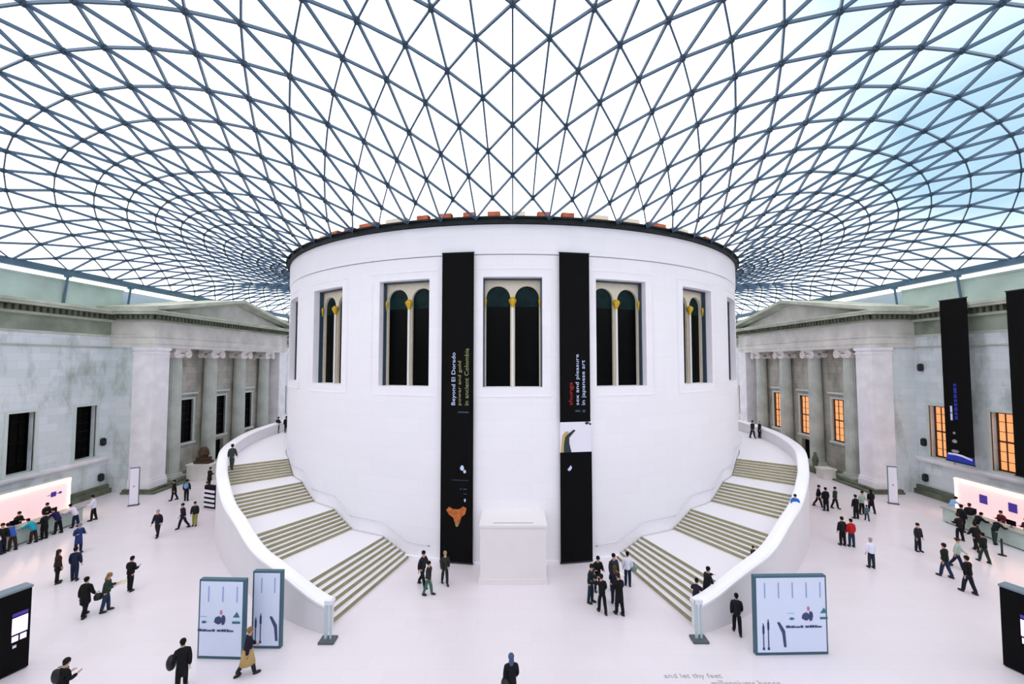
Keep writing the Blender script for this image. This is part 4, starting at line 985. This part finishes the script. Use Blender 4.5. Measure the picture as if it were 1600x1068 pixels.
# foreground
def headpos(px, py, h): p = onz(px, py, h); return (p.x, p.y, 0)
a = person(0, 0, 1.70, 165, 'hold', BLK, BLK, (.12, .11, .11), 'person in black at the bottom left corner, only head and back in the photo', pos=headpos(99, 1035, 1.66))
held(a, 'backpack', pack, M['bagblack'], ('chest', (.1, 0, .05)), 'black backpack on the person at the bottom left corner', 'backpack')
a = person(0, 0, 1.74, 215, 'stride', BLK, BLK, HB, 'person in long black coat walking with a big round black bag, bottom left of centre', 'long', pos=headpos(286, 1001, 1.72))
held(a, 'shoulder_bag', bigbag, M['bagblack'], ('haL', (.1, 0, .25)), 'big round black bag of the person walking at the bottom left', 'bag')
person(386, 1054, 1.68, 130, 'stride', (.13, .11, .18), (.16, .17, .18), HL, 'person in dark top and tan skirt walking past the two exhibition boards on the left')
q = MB(); q.lathe([(.17, 0), (.21, -.25), (.27, -.55), (.24, -.56), (.1, -.2)], seg=16); pr = [o for o in COL.objects if o.name.startswith('person') and o.type == 'EMPTY'][-1]
sk = q.build('skirt', mat('tan skirt', (.72, .60, .38), .8), pr, smooth=True, loc=(0, 0, .98)); sk['label'] = 'tan skirt'
a = person(0, 0, 1.74, 190, 'walk', (.10, .10, .12), BLK, (.30, .36, .48), 'person in long black coat and blue grey head scarf, alone at the bottom centre', 'long', longh=True, pos=headpos(799, 1026, 1.70))
held(a, 'shoulder_bag', bigbag, M['bagblack'], ('haL', (-.02, .04, .3)), 'dark bag at the side of the person at the bottom centre', 'bag')
# before the drum
person(660, 915, 1.78, 60, 'stride', (.15, .15, .18), (.10, .10, .13), HB, 'tall person in charcoal coat left of the left banner, taller of the walking pair')
person(669, 929, 1.62, 75, 'walk', (.16, .18, .18), (.24, .42, .36), HB, 'person in dark top and green jeans walking beside the tall person in charcoal')
person(695, 912, 1.66, 20, 'walk', (.17, .19, .17), (.13, .17, .18), (.60, .56, .42), 'person in dark olive coat walking in front of the foot of the left banner')
person(923, 941, 1.78, 60, 'wait', (.12, .16, .19), (.13, .20, .26), HB, 'person in dark teal jacket, leftmost of the group right of the right banner')
a = person(934, 924, 1.74, 10, 'wait', BLK, (.12, .15, .20), HB, 'person in wide black jacket facing the camera in the group right of the banner')
a = person(941, 957, 1.68, 190, 'reach', BLK, (.08, .09, .10), HB, 'person in black with one arm raised, front middle of the group by the right stairs')
person(968, 960, 1.80, 200, 'hold', (.09, .08, .10), (.08, .09, .09), BRN, 'tall person in black coat, front right of the group by the right stairs', 'long')
a = person(961, 944, 1.74, 170, 'hold', (.10, .12, .20), NAVY, (.35, .26, .14), 'person in navy coat holding a white sheet, behind the tall person in black', longh=True)
held(a, 'leaflet', sheet, M['paper'], ('haR', (-.12, -.02, .05)), 'white sheet held in the group right of the banner', 'paper')
person(959, 922, 1.78, 20, 'stand', (.17, .18, .23), DRK, HB, 'person in grey navy jacket, rearmost of the group right of the banner')
a = person(981, 915, 1.68, 170, 'stand', (.88, .88, .95), NAVY, HB, 'person in white shirt and navy trousers, rightmost of the group beside the right stairs')
held(a, 'shoulder_bag', bag, M['baggreen'], ('haR', (-.1, 0, .35)), 'grey green bag on the shoulder of the person in white shirt by the right stairs', 'bag')
# right stairs
person(1088, 962, 1.55, 150, 'lean', (.12, .11, .16), BLK, HB, 'person in dark coat bent forward at the foot of the right staircase, lower of two', z=.29)
person(1105, 943, 1.62, 100, 'reach', (.10, .12, .13), GRN, HB, 'person in black with one arm stretched out, on the first flight of the right stairs', 'long', z=.57)
person(1177, 884, 1.0, 20, 'stand', (.20, .20, .19), DRK, HB, 'child in dark top behind the wall of the right staircase, only head and shoulders showing', z=1.0)
person(1243, 803, 1.45, -30, 'sit', (.16, .42, .80), DRK, HB, 'person in bright blue jacket sitting on the right staircase by its outer wall', z=2.55)
person(1176, 684, 1.72, 20, 'walk', (.11, .12, .17), NAVY, HB, 'person in dark navy at the top of the right staircase, left of two', z=4.0)
person(1187, 684, 1.66, 40, 'stand', BLK, DRK, HG, 'person in black at the top of the right staircase, right of two', 'long', z=4.0)
person(1152, 989, 1.62, 160, 'walk', (.12, .12, .17), (.10, .10, .13), HB, 'person in dark coat walking alone between the right staircase and the square board')
# right court
person(1279, 791, 1.70, 60, 'stride', BLK, BLK, HB, 'person in black, leftmost of three beside the right staircase wall')
person(1291, 798, 1.76, 180, 'stand', BLK, BLK, HB, 'person in long black coat, middle and nearest of three beside the right staircase wall', 'long')
person(1305, 794, 1.66, 30, 'walk', GRN, DRK, HB, 'person in dark green jacket, rightmost of three beside the right staircase wall')
person(1338, 810, 1.70, 190, 'stand', BLK, BLK, HB, 'person in black jacket, left front of the group before the right portico')
person(1347, 803, 1.72, 10, 'wait', (.62, .70, .66), BLK, HB, 'person in pale green top in the middle of the group before the right portico')
person(1362, 801, 1.72, 170, 'walk', BLK, BLK, HB, 'person in black coat, right one of the group before the right portico', 'long', longh=True)
person(1355, 813, 1.10, 160, 'walk', (.30, .38, .42), JEAN, HB, 'child in jeans in front of the group before the right portico')
person(1317, 852, 1.74, 185, 'stand', (.12, .12, .14), BLK, HB, 'person in black jacket walking beside the person in red on the right floor')
person(1331, 854, 1.68, 175, 'stand', (.72, .12, .15), JEAN, HB, 'person in red jacket and jeans on the right floor')
person(1362, 887, 1.62, 180, 'stand', (.90, .90, .97), (.15, .18, .24), HG, 'person in white top and dark jeans alone on the right floor')
person(1435, 861, 1.66, 10, 'stand', (.15, .15, .17), (.12, .13, .16), HB, 'person in dark grey jacket standing alone in the middle of the right floor')
a = person(1478, 901, 1.74, 200, 'walk', (.12, .14, .13), JEAN, HB, 'person in dark jacket and blue jeans, left one of three at the lower right', 'short')
person(1496, 887, 1.66, 40, 'stride', (.66, .74, .70), NAVY, BRN, 'person in pale green top striding between two dark figures at the lower right')
person(1514, 926, 1.78, 190, 'walk', BLK, (.10, .13, .16), HB, 'person in black jacket walking away, nearest of three at the lower right')
a = person(1500, 844, 1.66, 180, 'hold', (.12, .12, .12), BLK, BRN, 'person in black with an olive bag, left one of the group by the right counter')
held(a, 'shoulder_bag', bag, M['bagolive'], ('haR', (-.25, 0, .1)), 'olive bag of the person left in the group by the right counter', 'bag')
person(1516, 828, 1.78, 120, 'wait', (.11, .10, .10), BLK, BRN, 'person in big black coat, tallest of the group by the right counter', 'long')
person(1526, 861, 1.70, 170, 'stride', (.12, .10, .10), BLK, HB, 'person in black, front middle of the group by the right counter')
person(1538, 878, 1.64, 180, 'walk', (.10, .12, .11), GRN, HB, 'person in dark puffer jacket next to the short barrier post on the right')
person(0, 0, 1.78, 95, 'stand', (.09, .10, .13), BLK, HB, 'person in black standing at the right counter, first from its portico end', 'long', pos=(31.0, -17.3, 0))
person(0, 0, 1.68, 85, 'lean', BLK, GRN, HB, 'person in black leaning on the right counter, second from its portico end', pos=(31.0, -18.2, 0))
person(0, 0, 1.66, 90, 'lean', (.10, .12, .12), GRN, HB, 'person in dark green black leaning on the right counter nearest the edge', pos=(31.0, -19.3, 0))
person(0, 0, 1.62, -90, 'wait', (.35, .10, .14), BLK, BRN, 'person in dark red top behind the right counter, first from the portico end', pos=(33.0, -18.0, 0))
person(0, 0, 1.62, -90, 'wait', (.30, .10, .16), BLK, HB, 'person in maroon top behind the right counter, near the edge of the photo', pos=(33.0, -19.4, 0))
person(0, 0, 1.66, 80, 'lean', (.55, .68, .88), BLK, HB, 'person in light blue top bent over the portico end of the right counter', pos=(32.9, -14.75, 0))

# repeats share a group
GR = {'person': 'visitors and staff in the court', 'banner': 'black exhibition banners', 'staircase': 'pair of curved staircases', 'portico': 'pair of ionic porticoes', 'sign': 'free standing signs and boards', 'display': 'black display boards', 'counter': 'reception counters', 'screen': 'backlit screen walls', 'monitor': 'computer monitors on the counters', 'bag': 'bags carried by visitors', 'backpack': 'backpacks worn by visitors', 'wall light': 'dark wall fittings'}
for o in list(COL.objects):
    if o.parent is None and 'category' in o and o['category'] in GR: o['group'] = GR[o['category']]
for o in COL.objects:
    if o.name.startswith('guide_post'): o['group'] = 'guide posts at the foot of the stairs'
    if o.name.startswith('stone_plinth'): o['group'] = 'stone plinths before the porticoes'
